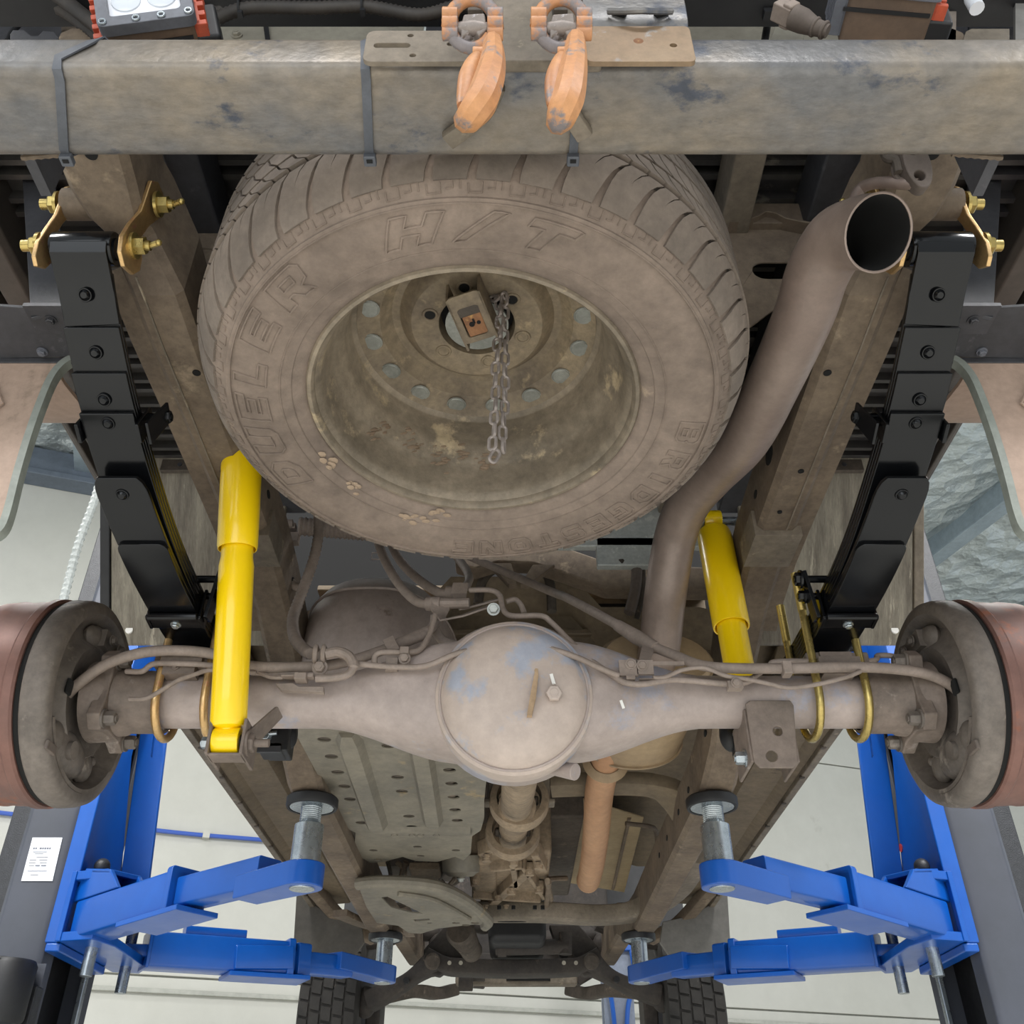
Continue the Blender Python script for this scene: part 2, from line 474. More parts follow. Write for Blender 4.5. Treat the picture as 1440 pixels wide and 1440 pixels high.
def hoist_post(sg):
    loc = (sg * 1.2, 2.65, 0)
    lab = ('grey hoist post with a white paper sheet and blue carriage, by the black power unit' if sg < 0 else
           'grey hoist post without paper, standing behind the brake drum under the foil ceiling')
    t = thing('hoist_post', lab, 'hoist', loc, 'two posts of the vehicle hoist')
    X = lambda x: sg * x
    m = M()
    # C section open to the inside
    prof = [(1.135, 2.5), (1.15, 2.49), (1.26, 2.49), (1.275, 2.505), (1.275, 2.84), (1.135, 2.84), (1.135, 2.775), (1.148, 2.775), (1.148, 2.825), (1.26, 2.825), (1.26, 2.505), (1.148, 2.505), (1.148, 2.56), (1.135, 2.56)]
    m.prism([(X(x), y, 0) for x, y in prof], (0, 0, 3.9))
    build('column', m, GREYP, t, bevel=.004)
    m = M(); m.mm((min(X(1.2), X(1.255)), 2.51, .02), (max(X(1.2), X(1.255)), 2.82, 3.88)); build('column_liner', m, BLACK, t)
    m = M(); m.mm((min(X(1.128), X(1.142)), 2.765, 0.01), (max(X(1.128), X(1.142)), 2.785, 1.86)); build('slide_rail', m, ZINC, t, bevel=.003)
    m = M(); m.mm((min(X(1.277), X(1.37)), 2.60, 1.98), (max(X(1.277), X(1.37)), 2.78, 3.7)); build('cable_cover', m, BLKP, t, bevel=.004)
    m = M(); m.mm((min(X(1.03), X(1.42)), 2.35, 0.0), (max(X(1.03), X(1.42)), 2.99, .03))
    for a in (1.08, 1.38):
        for b in (2.4, 2.94): m.bolt((X(a), b, .03), (0, 0, 1), .018)
    build('base_plate', m, GREYP, t, bevel=.004)
    # carriage: blue tapered slab with gusset
    side = [(2.47, 1.88), (2.47, 3.0), (2.60, 3.0), (2.615, 2.40), (2.74, 2.10), (2.78, 2.04), (2.78, 1.88)]
    m = M(); m.prism([(X(1.085), y, z) for y, z in side], (X(.045), 0, 0)); build('carriage', m, BLUE, t, bevel=.004)
    m = M(); m.prism([(X(1.02), 2.60, 2.75), (X(1.02), 2.612, 2.75), (X(1.0), 2.745, 2.045), (X(1.0), 2.73, 2.045)], (X(.08), 0, 0))
    m.prism([(X(1.085), 2.605, 2.95), (X(1.085), 2.615, 2.95), (X(1.03), 2.615, 2.40), (X(1.03), 2.605, 2.40)], (0, .012, 0))
    build('gusset', m, BLUE, t, bevel=.003)
    # arm yoke: two plates and a back plate
    m = M()
    yk = [(1.10, 2.46), (1.00, 2.43), (.975, 2.52), (.985, 2.80), (1.03, 2.88), (1.10, 2.86)]
    for z in (2.022, 1.88): m.prism([(X(a), b, z) for a, b in yk], (0, 0, .022))
    m.prism([(X(1.10), 2.455, 1.88), (X(1.10), 2.455, 2.044), (X(1.085), 2.452, 2.044), (X(1.085), 2.452, 1.88)], (0, .02, 0))
    build('arm_yoke', m, BLUE, t, bevel=.003)
    m = M(); m.mm((min(X(1.088), X(1.125)), 2.47, 1.86), (max(X(1.088), X(1.125)), 2.78, 1.88)); build('carriage_foot', m, BLUE, t, bevel=.004)
    for a, b in ((1.035, 2.53), (1.035, 2.78)):
        build('pivot_pin', M().cyl((X(a), b, 1.815), (X(a), b, 2.06), .015), ZINC, t, bevel=.002)
    m = M(); m.ell((X(1.055), 2.52, 2.072), (.02, .02, .02)).cyl((X(1.055), 2.52, 2.03), (X(1.055), 2.52, 2.06), .01); build('knob', m, BLKP, t)
    if sg < 0:
        Yp = 2.4885
        q = [at(46, 1178, Y=Yp), at(88, 1178, Y=Yp), at(74, 1239, Y=Yp), at(30, 1239, Y=Yp)]
        pp = build('paper_sheet', M().prism(q, (0, -.0012, 0)), PAPER, t)
        def onp(u, v): return (q[0].lerp(q[1], u)).lerp(q[3].lerp(q[2], u), v) + V((0, -.0016, 0))
        m = M()
        def dash(u0, u1, v, hh):
            m.prism([onp(u0, v), onp(u1, v), onp(u1, v + hh), onp(u0, v + hh)], (0, -.0004, 0))
        for u0, u1 in ((.12, .17), (.19, .24), (.33, .4), (.42, .47), (.49, .55), (.57, .63), (.65, .7)): dash(u0, u1, .235, .04)
        for u0, u1, v in ((.15, .6, .33), (.22, .5, .375), (.3, .68, .45), (.1, .32, .52), (.42, .68, .52), (.1, .32, .58), (.45, .68, .58), (.12, .3, .645), (.33, .48, .64), (.52, .68, .64), (.12, .75, .77), (.25, .5, .86)):
            dash(u0, u1, v, .013 if v != .64 else .028)
        build('print', m, INK, pp)
    else:
        m = M(); m.cyl((1.0835, 2.56, 2.19), (1.083, 2.56, 2.19), .012); 
        build('red_sticker', M().cyl((1.0845, 2.7, 2.17), (1.083, 2.7, 2.17), .011), mat('red_sticker', '#c8443c', rough=.4), t)
    return t


hoist_post(-1); hoist_post(1)


def hoist_arm(sg, rear, label):
    """swing arm: outer tube, sliding inner tube, end pad cup"""
    X = lambda p: V((sg * p[0], p[1], p[2]))
    if rear:
        root, mid, tip = (1.045, 2.50, 1.932), (.735, 2.255, 1.945), (.515, 2.085, 1.942); pad = (.427, 2.015, 1.918); wo, wi = .088, .064; ztop = 2.07
    else:
        root, mid, tip = (.985, 2.77, 1.918), (.64, 2.97, 1.93), (.50, 3.14, 1.94); pad = (.409, 3.30, 1.948); wo, wi = .088, .058; ztop = 2.06
    t = thing('hoist_outrigger', label, 'hoist arm', X(pad[:2] + (0,)) * 1.0 if False else X((root[0], root[1], 1.9)), 'swing arms of the hoist')
    r, q, e, pd = X(root), X(mid), X(tip), X(pad)
    ax = (q - r).normalized()
    m = M()
    prof = rrect(wo, wo, .008, 2)
    m.sweep([r, q], prof); build('outer_tube', m, BLUE, t, bevel=.002)
    m = M(); m.sweep([q - ax * .02, q + ax * .0], rrect(wo + .014, wo + .014, .008, 2)); build('weld_collar', m, BLUE, t, bevel=.003)
    m = M(); m.sweep([r.lerp(q, .55) - V((0, 0, wo / 2 + .006)), q + ax * .05 - V((0, 0, wo / 2 + .006))], [(-wo / 2 - .012, -.006), (wo / 2 + .012, -.006), (wo / 2 + .012, .006), (-wo / 2 - .012, .006)]); build('wear_strip', m, BLUE, t, bevel=.002)
    if rear:
        m = M(); s2 = ax.cross(V((0, 0, 1))) 
        # lug that caps the root of the outer tube, in front of the yoke
        a = r + V((0, 0, wo / 2)); sd = s2 * (wo * .5)
        m.prism([a - ax * .03 + sd, a + ax * .17 + sd, a + ax * .12 + sd + V((0, 0, .05)), a - ax * .0 + sd + V((0, 0, .075))], -s2 * .012)
        m.prism([a - ax * .03 - sd, a + ax * .17 - sd, a + ax * .12 - sd + V((0, 0, .05)), a - ax * .0 - sd + V((0, 0, .075))], s2 * .012)
        m.prism([a + ax * .0 + sd + V((0, 0, .065)), a + ax * .12 + sd + V((0, 0, .04)), a + ax * .12 - sd + V((0, 0, .04)), a + ax * .0 - sd + V((0, 0, .065))], V((0, 0, .012)))
        build('lock_lug', m, BLUE, t, bevel=.003)
    else:
        m = M(); m.sweep([r + ax * .09 + V((0, 0, wo / 2 + .012)), r + ax * .26 + V((0, 0, wo / 2 + .012))], rrect(wo * .5, .024, .004, 2)); build('lock_lug', m, BLUE, t, bevel=.002)
        m = M(); m.sweep([X((1.05, 2.73, 1.91)), r + ax * .03], rrect(.05, .03, .004, 2)).sweep([r - ax * .005, r + ax * .004], rrect(wo + .006, wo + .006, .004, 2)); build('root_fork', m, BLUE, t, bevel=.002)
        m = M(); m.sweep([q - ax * .17 + V((0, 0, -wo * .1)), q - ax * .005 + V((0, 0, 0))], rrect(wo + .02, wo * .72, .006, 2)); build('stop_plate', m, BLUE, t, bevel=.003)
    ai = (e - q).normalized()
    m = M(); m.sweep([q - ai * .02 - V((0, 0, .004)), e], rrect(wi, wi, .006, 2))
    if not rear:
        m.sweep([q, q + ai * .045], rrect(wi + .028, wi + .03, .008, 2))
    build('inner_tube', m, BLUE, t, bevel=.002)
    # cup plate
    m = M(); fl = V((pd.x - e.x, pd.y - e.y, 0)).normalized(); sd = fl.cross(V((0, 0, 1))); hw = .042
    pts = [e - fl * .07 + sd * hw * .8, pd + sd * hw]
    for i in range(1, 10):
        a = PI * i / 10; pts.append(pd + sd * hw * math.cos(a) + fl * hw * math.sin(a))
    pts += [pd - sd * hw, e - fl * .07 - sd * hw * .8]
    zb = pd.z - .024
    m.prism([V((p.x, p.y, zb)) for p in pts], (0, 0, .048)); build('cup', m, BLUE, t, bevel=.003)
    m = M(); m.cyl((pd.x, pd.y, zb - .003), (pd.x, pd.y, zb + .01), .026, n=24); build('cup_plug', m, ZINC, t, bevel=.002)
    # lifting pad
    m = M(); m.cyl((pd.x, pd.y, pd.z + .024), (pd.x, pd.y, ztop - .048 if rear else ztop - .012), .0305 if rear else .026, n=32); build('extension_sleeve', m, ZINC, t, bevel=.002)
    m = M()
    zz = ztop - .055; prof = []
    while zz < ztop - .012: prof += [(.021, zz), (.0225, zz + .002)]; zz += .004
    m.lathe([(0.0, ztop - .06)] + prof + [(.021, ztop - .01), (0, ztop - .01)], (pd.x, pd.y, 0), (0, 0, 1), n=24); build('screw', m, ZINC, t)
    m = M(); m.lathe([(0, -.012), (.046, -.012), (.048, -.008), (.048, .0), (0, 0)], (pd.x, pd.y, ztop), (0, 0, 1), n=40); build('pad_plate', m, ZINC, t, ang=30)
    m = M(); m.lathe([(.0475, -.013), (.053, -.013), (.055, -.009), (.055, .006), (.051, .01), (0, .01), (0, .001), (.0475, .001)], (pd.x, pd.y, ztop), (0, 0, 1), n=40, closed=True); build('rubber_pad', m, BLACK, t, ang=30)


hoist_arm(-1, True, 'blue swing arm with its cylinder pad under the rail below the longer yellow shock')
hoist_arm(1, True, 'blue swing arm with its cylinder pad under the frame rail nearest the tan exhaust pipe')
hoist_arm(-1, False, 'low blue swing arm reaching across to the pad by the bowl-shaped skid plate')
hoist_arm(1, False, 'low blue swing arm crossing in front of the tyre and mudflap on the exhaust side')

# power unit on the post
t = thing('power_unit', 'black hydraulic power unit cut off by the bottom corner under the paper sheet', 'pump', (-1.2, 2.4, 1.55))
m = M(); m.lathe([(0, 0), (.05, 0), (.056, .01), (.056, .12), (.05, .13), (0, .13)], at(-6, 1440, Y=2.40), (0, 0, 1), n=28); m.lathe([(0, 0), (.058, 0), (.06, .004), (.06, .045), (.05, .052), (0, .052)], at(-10, 1384, Y=2.40), (0, 0, 1), n=28); build('motor', m, BLACK, t)
b = at(42, 1372, Y=2.46)
m = M(); m.box(b + V((0, -.0, 0)), (.07, .012, .05)); m.bolt(at(38, 1381, Y=2.45), (0, -1, 0), .007); build('bracket', m, GREYP, t, bevel=.003)
m = M(); m.mm(at(31, 1470, Y=2.44), at(47, 1388, Y=2.46) + V((0, .02, 0))); build('valve_block', m, BLKP, t, bevel=.004)

# second hoist far behind
t = thing('hoist_post', 'grey blue hoist post with looping blue hoses far behind the front axle', 'hoist', at(872, 1436, Y=7.0))
q = at(872, 1436, Y=7.0)
m = M(); m.prism([(q.x + a, q.y + b, 0) for a, b in ((-.10, 0), (.10, 0), (.10, .2), (-.10, .2), (-.10, .14), (.06, .14), (.06, .05), (-.10, .05))], (0, 0, 3.2)); build('column', m, mat('grey_blue_paint', '#7f8796', '#747c8c', sc=4), t, bevel=.004)
m = M(); m.tube(spl([q + V((-.06, -.03, .55)), q + V((-.09, -.04, .3)), q + V((-.05, -.04, .1)), q + V((-.03, -.03, -.3))], 6), .016, 8)
m.tube(spl([q + V((.09, -.03, .5)), q + V((.11, -.04, .25)), q + V((.05, -.04, .06)), q + V((.02, -.03, -.3))], 6), .016, 8); build('hose', m, BLUE, t)
m = M(); m.mm(q + V((-.03, -.05, .42)), q + V((.12, .0, .62))); build('carriage', m, BLUE, t, bevel=.004)

# ================================================================== TRUCK: frame, tray, cab underside
frame = thing('chassis_frame', 'dusty brown ladder frame of the truck with two long rails and cross members', 'chassis', (0, 1.6, 2.3))
for sg in (-1, 1):
    # rail: (Y, bottom Z, X inner, X outer, height)
    st = [(.62, 2.445, .472, .563, .14), (.68, 2.442, .476, .568, .14), (.75, 2.436, .480, .568, .14), (.79, 2.428, .482, .556, .14), (.815, 2.425, .475, .54, .14), (.87, 2.375, .442, .515, .13), (.95, 2.36, .437, .510, .12),
          (1.1, 2.352, .435, .506, .12), (1.38, 2.345, .434, .505, .12), (1.50, 2.338, .433, .504, .12), (1.62, 2.31, .43, .50, .12), (1.76, 2.235, .42, .49, .12), (1.88, 2.135, .41, .482, .12),
          (1.97, 2.085, .40, .475, .12), (2.06, 2.068, .397, .470, .12), (2.6, 2.062, .394, .467, .12), (3.2, 2.06, .392, .464, .12), (3.5, 2.08, .39, .462, .12), (3.8, 2.16, .39, .462, .12), (4.6, 2.2, .39, .462, .12)]
    fine = []
    for a, b in zip(st, st[1:]):
        n = 3 if b[0] - a[0] < .25 else 4
        for i in range(n):
            fine.append(tuple(p + (q - p) * i / n for p, q in zip(a, b)))
    fine.append(st[-1])
    m = M(); vs = []; fs = []; pn = 8; c = .010
    for y, z, xi, xo, h in fine:
        ring = [(xi, z + c), (xi + c, z), (xo - c, z), (xo, z + c), (xo, z + h - c), (xo - c, z + h), (xi + c, z + h), (xi, z + h - c)]
        vs += [(sg * x, y, zz) for x, zz in ring]
    for i in range(len(fine) - 1):
        for k in range(pn): fs.append((i * pn + k, i * pn + (k + 1) % pn, (i + 1) * pn + (k + 1) % pn, (i + 1) * pn + k))
    fs += [tuple(range(pn)), tuple((len(fine) - 1) * pn + k for k in range(pn))]
    m.add(vs, fs)
    rail = build('rail', m, MUD, frame, ang=25)
    # welded seam strip and lower flange edge
    m = M(); m.sweep([(sg * (s[3] - .021), s[0], s[1] - .0015) for s in fine if .84 < s[0] < 1.45], [(-.0012, -.001), (.0012, -.001), (.0012, .003), (-.0012, .003)])
    build('weld_seam', m, MUD2, rail)
    m = M(); m.sweep([(sg * (s[3] + .012), s[0], s[1] + .012) for s in fine if .84 < s[0] < 1.7], [(-.014, -.002), (.014, -.002), (.014, .002), (-.014, .002)])
    build('flange', m, MUD, rail)
    # splice sleeve behind the axle
    m = M()
    for y0, y1 in ((1.385, 1.49),):
        z = 2.338
        m.mm((min(sg * .428, sg * .512), y0, z - .004), (max(sg * .428, sg * .512), y1, z + .05))
        for a, b in ((.495, 1.41), (.495, 1.47)): m.cyl((sg * a, b, z - .0045), (sg * a, b, z - .003), .006, n=12)
    sl = build('sleeve', m, MUD2, frame, bevel=.004)
    # holes: inner-side ovals and bottom drillings are dark recesses
    for (a, b, r) in ((.455, 1.0, .006), (.47, 1.22, .005), (.46, 1.33, .004), (.497, .62, .012), (.52, .70, .008)):
        zz = [s for s in fine if s[0] >= b][0][1]
        build('drain_hole', M().cyl((sg * a, b, zz - .0012), (sg * a, b, zz + .02), r, n=16), HOLE, rail)
    for y in (1.02, 1.16, 1.25, 1.36, 1.6, 1.9, 2.1, 2.25, 2.45, 2.6):
        s_ = [q for q in fine if q[0] >= y][0]
        m = M(); R_ = .015 if y < 1.3 else .007
        o = V((sg * (s_[2] - .0012), y, s_[1] + .06)); m.prism([(o.x, o.y + math.cos(a) * R_ * 1.5, o.z + math.sin(a) * R_) for a in [2 * PI * i / 16 for i in range(16)]], (sg * .01, 0, 0))
        build('side_hole', m, HOLE, rail)

# rear cross member: pressed plate with lobes and oval holes
def U(px, py, Y=.93): p = at(px, py, Y=Y); return (p.x, p.z)
outer = [U(1000, 300), U(1200, 298), U(1215, 400), U(1200, 462), U(1120, 445), U(1085, 440), U(1055, 462), U(1030, 470), U(1000, 470)]
hx, hz = U(1100, 383)
hole = rrect(.088, .036, .0179, 8, hx, hz)
m = M(); m.plate(outer, [hole], (0, .93, 0), (1, 0, 0), (0, 0, 1), .004)
lip = [U(a, b) for a, b in ((1020, 330), (1040, 330), (1062, 322), (1072, 316), (1085, 318), (1100, 326), (1130, 332), (1200, 336))]
m.sweep([(a, .918, b) for a, b in lip], [(-.014, -.002), (.014, -.002), (.014, .002), (-.014, .002)], up=(0, 0, 1))
m.mm((U(1000, 300)[0], .914, U(1100, 326)[1]), (U(1200, 300)[0], .93, U(1100, 298)[1]))
x0, z0 = U(1070, 316); m.cyl((U(1070, 322)[0], .921, U(1070, 322)[1]), (U(1070, 322)[0], .924, U(1070, 322)[1]), .004, n=10)
build('rear_cross_member', m, MUD, frame, bevel=.0015)
outer = [U(*p) for p in ((178, 330), (225, 318), (290, 300), (310, 300), (310, 440), (285, 458), (232, 456), (210, 405), (190, 350))]
hx, hz = U(281, 393)
hole = rrect(.062, .032, .0155, 8, hx, hz)
m = M(); m.plate(outer, [hole], (0, .93, 0), (1, 0, 0), (0, 0, 1), .004)
rim_ = [U(a, b) for a, b in ((238, 400), (236, 372), (252, 358), (290, 352), (318, 354))]
m.tube([(a, .926, b) for a, b in rim_], .003, 6)
m.tube([(a, .926, b) for a, b in [U(*p) for p in ((192, 346), (205, 352), (232, 345), (262, 330), (290, 320))]], .003, 6)
build('gusset_plate', m, MUD, frame, bevel=.0015)

# arched cross member above the propeller shaft
up_ = [(640, 772), (700, 776), (745, 775), (793, 768), (850, 788), (905, 794), (1010, 797)]
lo_ = [(640, 792), (668, 800), (700, 790), (750, 792), (800, 808), (852, 827), (908, 828), (1010, 830)]
poly = [at(a, b, Y=1.80) for a, b in up_] + [at(a, b, Y=1.80) for a, b in reversed(lo_)]
m = M(); m.prism(poly, (0, .05, 0)); build('arched_cross_member', m, MUD, frame, bevel=.006)
for pts in ([(700, 798), (714, 806), (722, 815)], [(762, 800), (750, 808), (738, 815)]):
    m = M(); a, b, c = [at(p[0], p[1], Y=1.79) for p in pts]
    m.prism([a + V((-.02, 0, .012)), a + V((.03, 0, .012)), c + V((.008, 0, -.012)), c + V((-.01, 0, -.012))], (0, .02, 0)); build('cross_member_web', m, MUD, frame, bevel=.002)
m = M(); m.tube(spl([at(672, 850, Y=1.86), at(680, 815, Y=1.86), at(705, 797, Y=1.86), at(750, 799, Y=1.86), at(772, 815, Y=1.86), at(776, 860, Y=1.86)], 6), .011, 8); build('shaft_hoop', m, MUDD, frame)

# gearbox cross member and curved outrigger
m = M()
def rib(y0, y1, x0, x1, z0, z1): return M().mm((x0, y0, z0), (x1, y1, z1))
m = M(); pts = [at(640, 1283, Z=2.10), at(760, 1283, Z=2.10), at(845, 1287, Z=2.10), at(905, 1278, Z=2.11), at(950, 1245, Z=2.11), at(975, 1200, Z=2.12)]
m.sweep(spl(pts, 5), rrect(.085, .05, .01, 2)); gb = build('gearbox_cross_member', m, MUD2, frame)
for px in (702, 722, 752, 763):
    p = at(px, 1280, Z=2.075); build('drain_hole', M().cyl(p + V((0, -.012, -.0005)), p + V((0, -.012, .01)), .006), HOLE, gb)
p = at(720, 1296, Z=2.075); build('drain_hole', M().prism([p + V((.045 * math.cos(a), .008 * math.sin(a), -.001)) for a in [2 * PI * i / 20 for i in range(20)]], (0, 0, .01)), HOLE, gb)
m = M(); pts = [at(775, 1105, Z=2.2), at(880, 1102, Z=2.2), at(930, 1108, Z=2.19), at(955, 1125, Z=2.17), at(972, 1150, Z=2.14)]
m.sweep(spl(pts, 5), rrect(.09, .035, .01, 2)); build('seat_cross_member', m, FLOORP, frame)

# ------------------------------------------------------------------ cab underside
cab = thing('cab_underbody', 'dusty tan underside of the cab with sills, floor pan and weathered rear wall', 'car body', (0, 2.8, 2.4))
m = M()
xs = [-.72, -.46, -.42, -.2, -.14, .14, .2, .42, .46, .72]; zs = [0, 0, .01, .01, .09, .09, .01, .01, 0, 0]
ys = [(1.86, .0), (2.0, -.06), (2.2, -.09), (3.6, -.09), (3.9, .06)]
vs = []; fs = []
for y, dz in ys:
    for x, z in zip(xs, zs): vs.append((x, y, 2.45 + dz + z))
n = len(xs)
for i in range(len(ys) - 1):
    for k in range(n - 1): fs.append((i * n + k, i * n + k + 1, (i + 1) * n + k + 1, (i + 1) * n + k))
m.add(vs, fs)
build('floor_pan', m, FLOORP, cab, ang=60)
for sg in (-1, 1):
    m = M()
    prof = [(.755, 2.30), (.745, 2.262), (.73, 2.258), (.72, 2.262), (.705, 2.275), (.62, 2.282), (.60, 2.30), (.585, 2.36), (.60, 2.40), (.76, 2.45)]
    m.prism([(sg * a, 1.93, b) for a, b in prof], (0, 1.89, 0)); si = build('sill', m, FLOORP, cab, bevel=.004)
    m = M(); m.mm((min(sg * .732, sg * .752), 1.93, 2.245), (max(sg * .732, sg * .752), 3.82, 2.262)); build('pinch_weld', m, MUD2, cab, bevel=.003)
    for i in range(9):
        y = 1.95 + i * .2
        build('plug', M().cyl((sg * .735, y, 2.2435), (sg * .735, y, 2.25), .007, n=12), MUDD, cab)
    m = M(); m.sweep(spl([(sg * .72, 3.4, 2.27), (sg * .70, 3.6, 2.262), (sg * .62, 3.78, 2.20), (sg * .52, 3.85, 2.16)], 5), rrect(.05, .04, .01, 2)); build('body_mount', m, MUD, cab)
# weathered rear wall panel either side of the frame
def pw(x, z, d=0.0): return V((x, 1.625 + (2.583 - z) * .711 + d, z))
for sg in (-1, 1):
    m = M(); m.prism([pw(sg * .47, 2.66), pw(sg * .85, 2.66), pw(sg * .85, 2.337), pw(sg * .50, 2.337)], (0, .012, 0)); rw = build('rear_wall', m, PANEL, cab, bevel=.004)
    m = M(); m.prism([pw(sg * .85, 2.66, -.004), pw(sg * .872, 2.66, -.004), pw(sg * .872, 2.337, -.004), pw(sg * .85, 2.337, -.004)], (0, .04, 0)); build('edge_trim', m, BLACK if sg < 0 else MUD2, cab, bevel=.003)
    m = M(); p = pw(sg * .81, 2.36, -.003); m.cyl(p, p + V((0, .004, 0)), .008, n=12); build('plug', m, WHITE, rw)
    m = M(); p = pw(sg * .60, 2.64, -.006); m.box(p, (.28, .012, .03)); 
    strip = build('seam_strip', m, MUDD, rw, bevel=.002)
    for i in range(5): build('rivet', M().cyl(p + V((-.1 + i * .05, -.0075, 0)), p + V((-.1 + i * .05, 0, 0)), .005, n=10), DARK, rw)

# heat shield above the front pipe
m = M(); z = 2.30
sh = [at(a, b, Z=z) for a, b in ((808, 1120), (905, 1150), (878, 1255), (790, 1240), (795, 1195), (803, 1190), (790, 1150))]
m.prism(sh, (0, 0, .004)); 
t = thing('heat_shield', 'pale pressed heat shield above the tan front exhaust pipe', 'heat shield', sh[0]); 
build('shield', m, mat('shield_tan', '#a18d6c', '#8f7c5e', sc=6, rough=.6), t, bevel=.001)
for i, (a, b) in enumerate((((812, 1130), (800, 1235)), ((848, 1135), (828, 1248)), ((885, 1150), (862, 1250)))):
    m = M(); m.tube([at(*a, Z=z - .001), at(*b, Z=z - .001)], .006, 6); build('pressed_rib', m, MUD, t)
m = M(); m.tube(spl([at(880, 1158, Z=2.26), at(912, 1162, Z=2.26), at(922, 1168, Z=2.26), at(925, 1190, Z=2.25)], 5), .007, 8)
tag(build('bracket_rod', m, MUD), 'thin bent rod beside the heat shield near the inner frame rail', 'rod')

# ------------------------------------------------------------------ tray
tray = thing('tray', 'dark steel tray floor of cross slats seen from below above the frame', 'truck tray', (0, .9, 2.7))
first = None
y = .77
while y < 1.66:
    if first is None:
        m = M(); m.prism([(-.80, -.026, 0), (-.80, -.026, .03), (-.80, .026, .03), (-.80, .026, 0), (-.80, .017, 0), (-.80, .017, .02), (-.80, -.017, .02), (-.80, -.017, 0)], (1.60, 0, 0))
        m.v = [p + V((0, y, 2.655)) for p in m.v]
        first = build('floor_slat', m, SLAT, tray); y0 = y
    else: dup(first, tray, loc=(0, y - y0, 0))
    y += .068
m = M(); m.mm((-.78, .74, 2.70), (.78, 1.7, 2.706)); build('floor_sheet', m, DARK, tray)
for sg in (-1, 1):
    for x, w_ in ((.335, .045), (.465, .05)):
        m = M(); m.mm((sg * x - w_ / 2, .74, 2.575), (sg * x + w_ / 2, 1.66, 2.655)); build('runner', m, MUD2 if sg > 0 and x < .4 else DARK, tray, bevel=.004)
    m = M()
    prof = [(.785, 2.66), (.785, 2.60), (.795, 2.59), (.835, 2.59), (.835, 2.62), (.85, 2.62), (.85, 2.59), (.86, 2.59), (.86, 2.62), (.885, 2.62), (.885, 2.74), (.785, 2.74)]
    m.prism([(sg * a, .74, b) for a, b in prof], (0, 1.31, 0)); sr = build('side_rail', m, mat('side_rail_paint_%d' % (sg + 1), '#57504a', '#443f3b', sc=6, rough=.55, metal=.2), tray, bevel=.003)
    for yy in (.62, .95, 1.3):
        build('rivet', M().cyl((sg * .81, yy, 2.586), (sg * .81, yy, 2.60), .008, n=10), LAMPG, sr)
    # mudguard hanger strut
    a = V((sg * .612, .875, 2.342)); b = V((sg * .755, .905, 2.735))
    m = M(); m.bar(a, b, .048, .006, up=(0, 1, 0)); m.bar(a + V((sg * .0, .014, 0)), b + V((0, .014, 0)), .006, .03, up=(0, 1, 0)); build('strut', m, DARK, tray, bevel=.001)
    m = M(); m.mm(a + V((-.028, -.02, -.004)), a + V((.028, .03, .002))); m.bolt(a + V((0, .004, -.004)), (0, 0, -1), .006); build('strut_foot', m, DARK, tray)
# rear sheet and pieces seen over the beam
for x0, x1, mm_ in ((-.95, -.445, DARK), (-.445, -.13, PALE), (-.13, .23, DARK), (.23, .50, PALE), (.50, .95, DARK)):
    m = M(); m.mm((x0 + .002, .735, 2.62), (x1 - .002, .74, 3.1)); build('rear_sheet', m, mm_, tray)
m = M(); a = at(370, 10, Y=.732); b = at(378, 66, Y=.732); m.bar(a, b, .007, .004, up=(0, 1, 0)); build('sheet_seam', m, BLACK, tray)
m = M(); m.bolt(at(333, 50, Y=.734), (0, -1, 0), .006); build('sheet_bolt', m, PALE, tray)
m = M(); m.mm((-.75, .60, 2.628), (.75, .64, 2.66)); build('rear_lip', m, BLACK, tray)
m = M(); m.mm((-.93, .12, 2.90), (.93, .735, 2.925)); build('light_block_slab', m, DARK, tray, bevel=.004)  # unseen slab added to keep the rear lamps off the beam
# pale galvanised sub frame in front of the spare wheel
for (a, b, c, d_, mm_) in ((855, 690, 945, 745, GALV), (690, 742, 1000, 768, GALV), (840, 755, 930, 795, GALV)):
    p = at(a, d_, Y=1.70); q = at(c, b, Y=1.70); m = M(); m.mm(p, q + V((0, .02, 0))); build('galvanised_member', m, mm_, tray, bevel=.003)
m = M(); m.mm((-.46, 1.965, 2.37), (.46, 1.98, 2.56)); m.mm((-.46, 1.93, 2.545), (.46, 1.98, 2.56)); m.mm((-.46, 1.95, 2.44), (.46, 1.97, 2.455)); build('bulkhead', m, FLOORP, cab, bevel=.004)
m = M(); m.mm((-.80, 1.985, 2.42), (.80, 2.0, 2.95)); build('shade_backing', m, HOLE, cab)  # black sheet standing in for the shade behind the tank
for x0, x1, zz in ((-.06, .02, 2.50), (.06, .12, 2.415), (.10, .30, 2.52)):
    build('bulkhead_slot', M().mm((x0, 1.9625, zz), (x1, 1.966, zz + .008)), HOLE, cab)

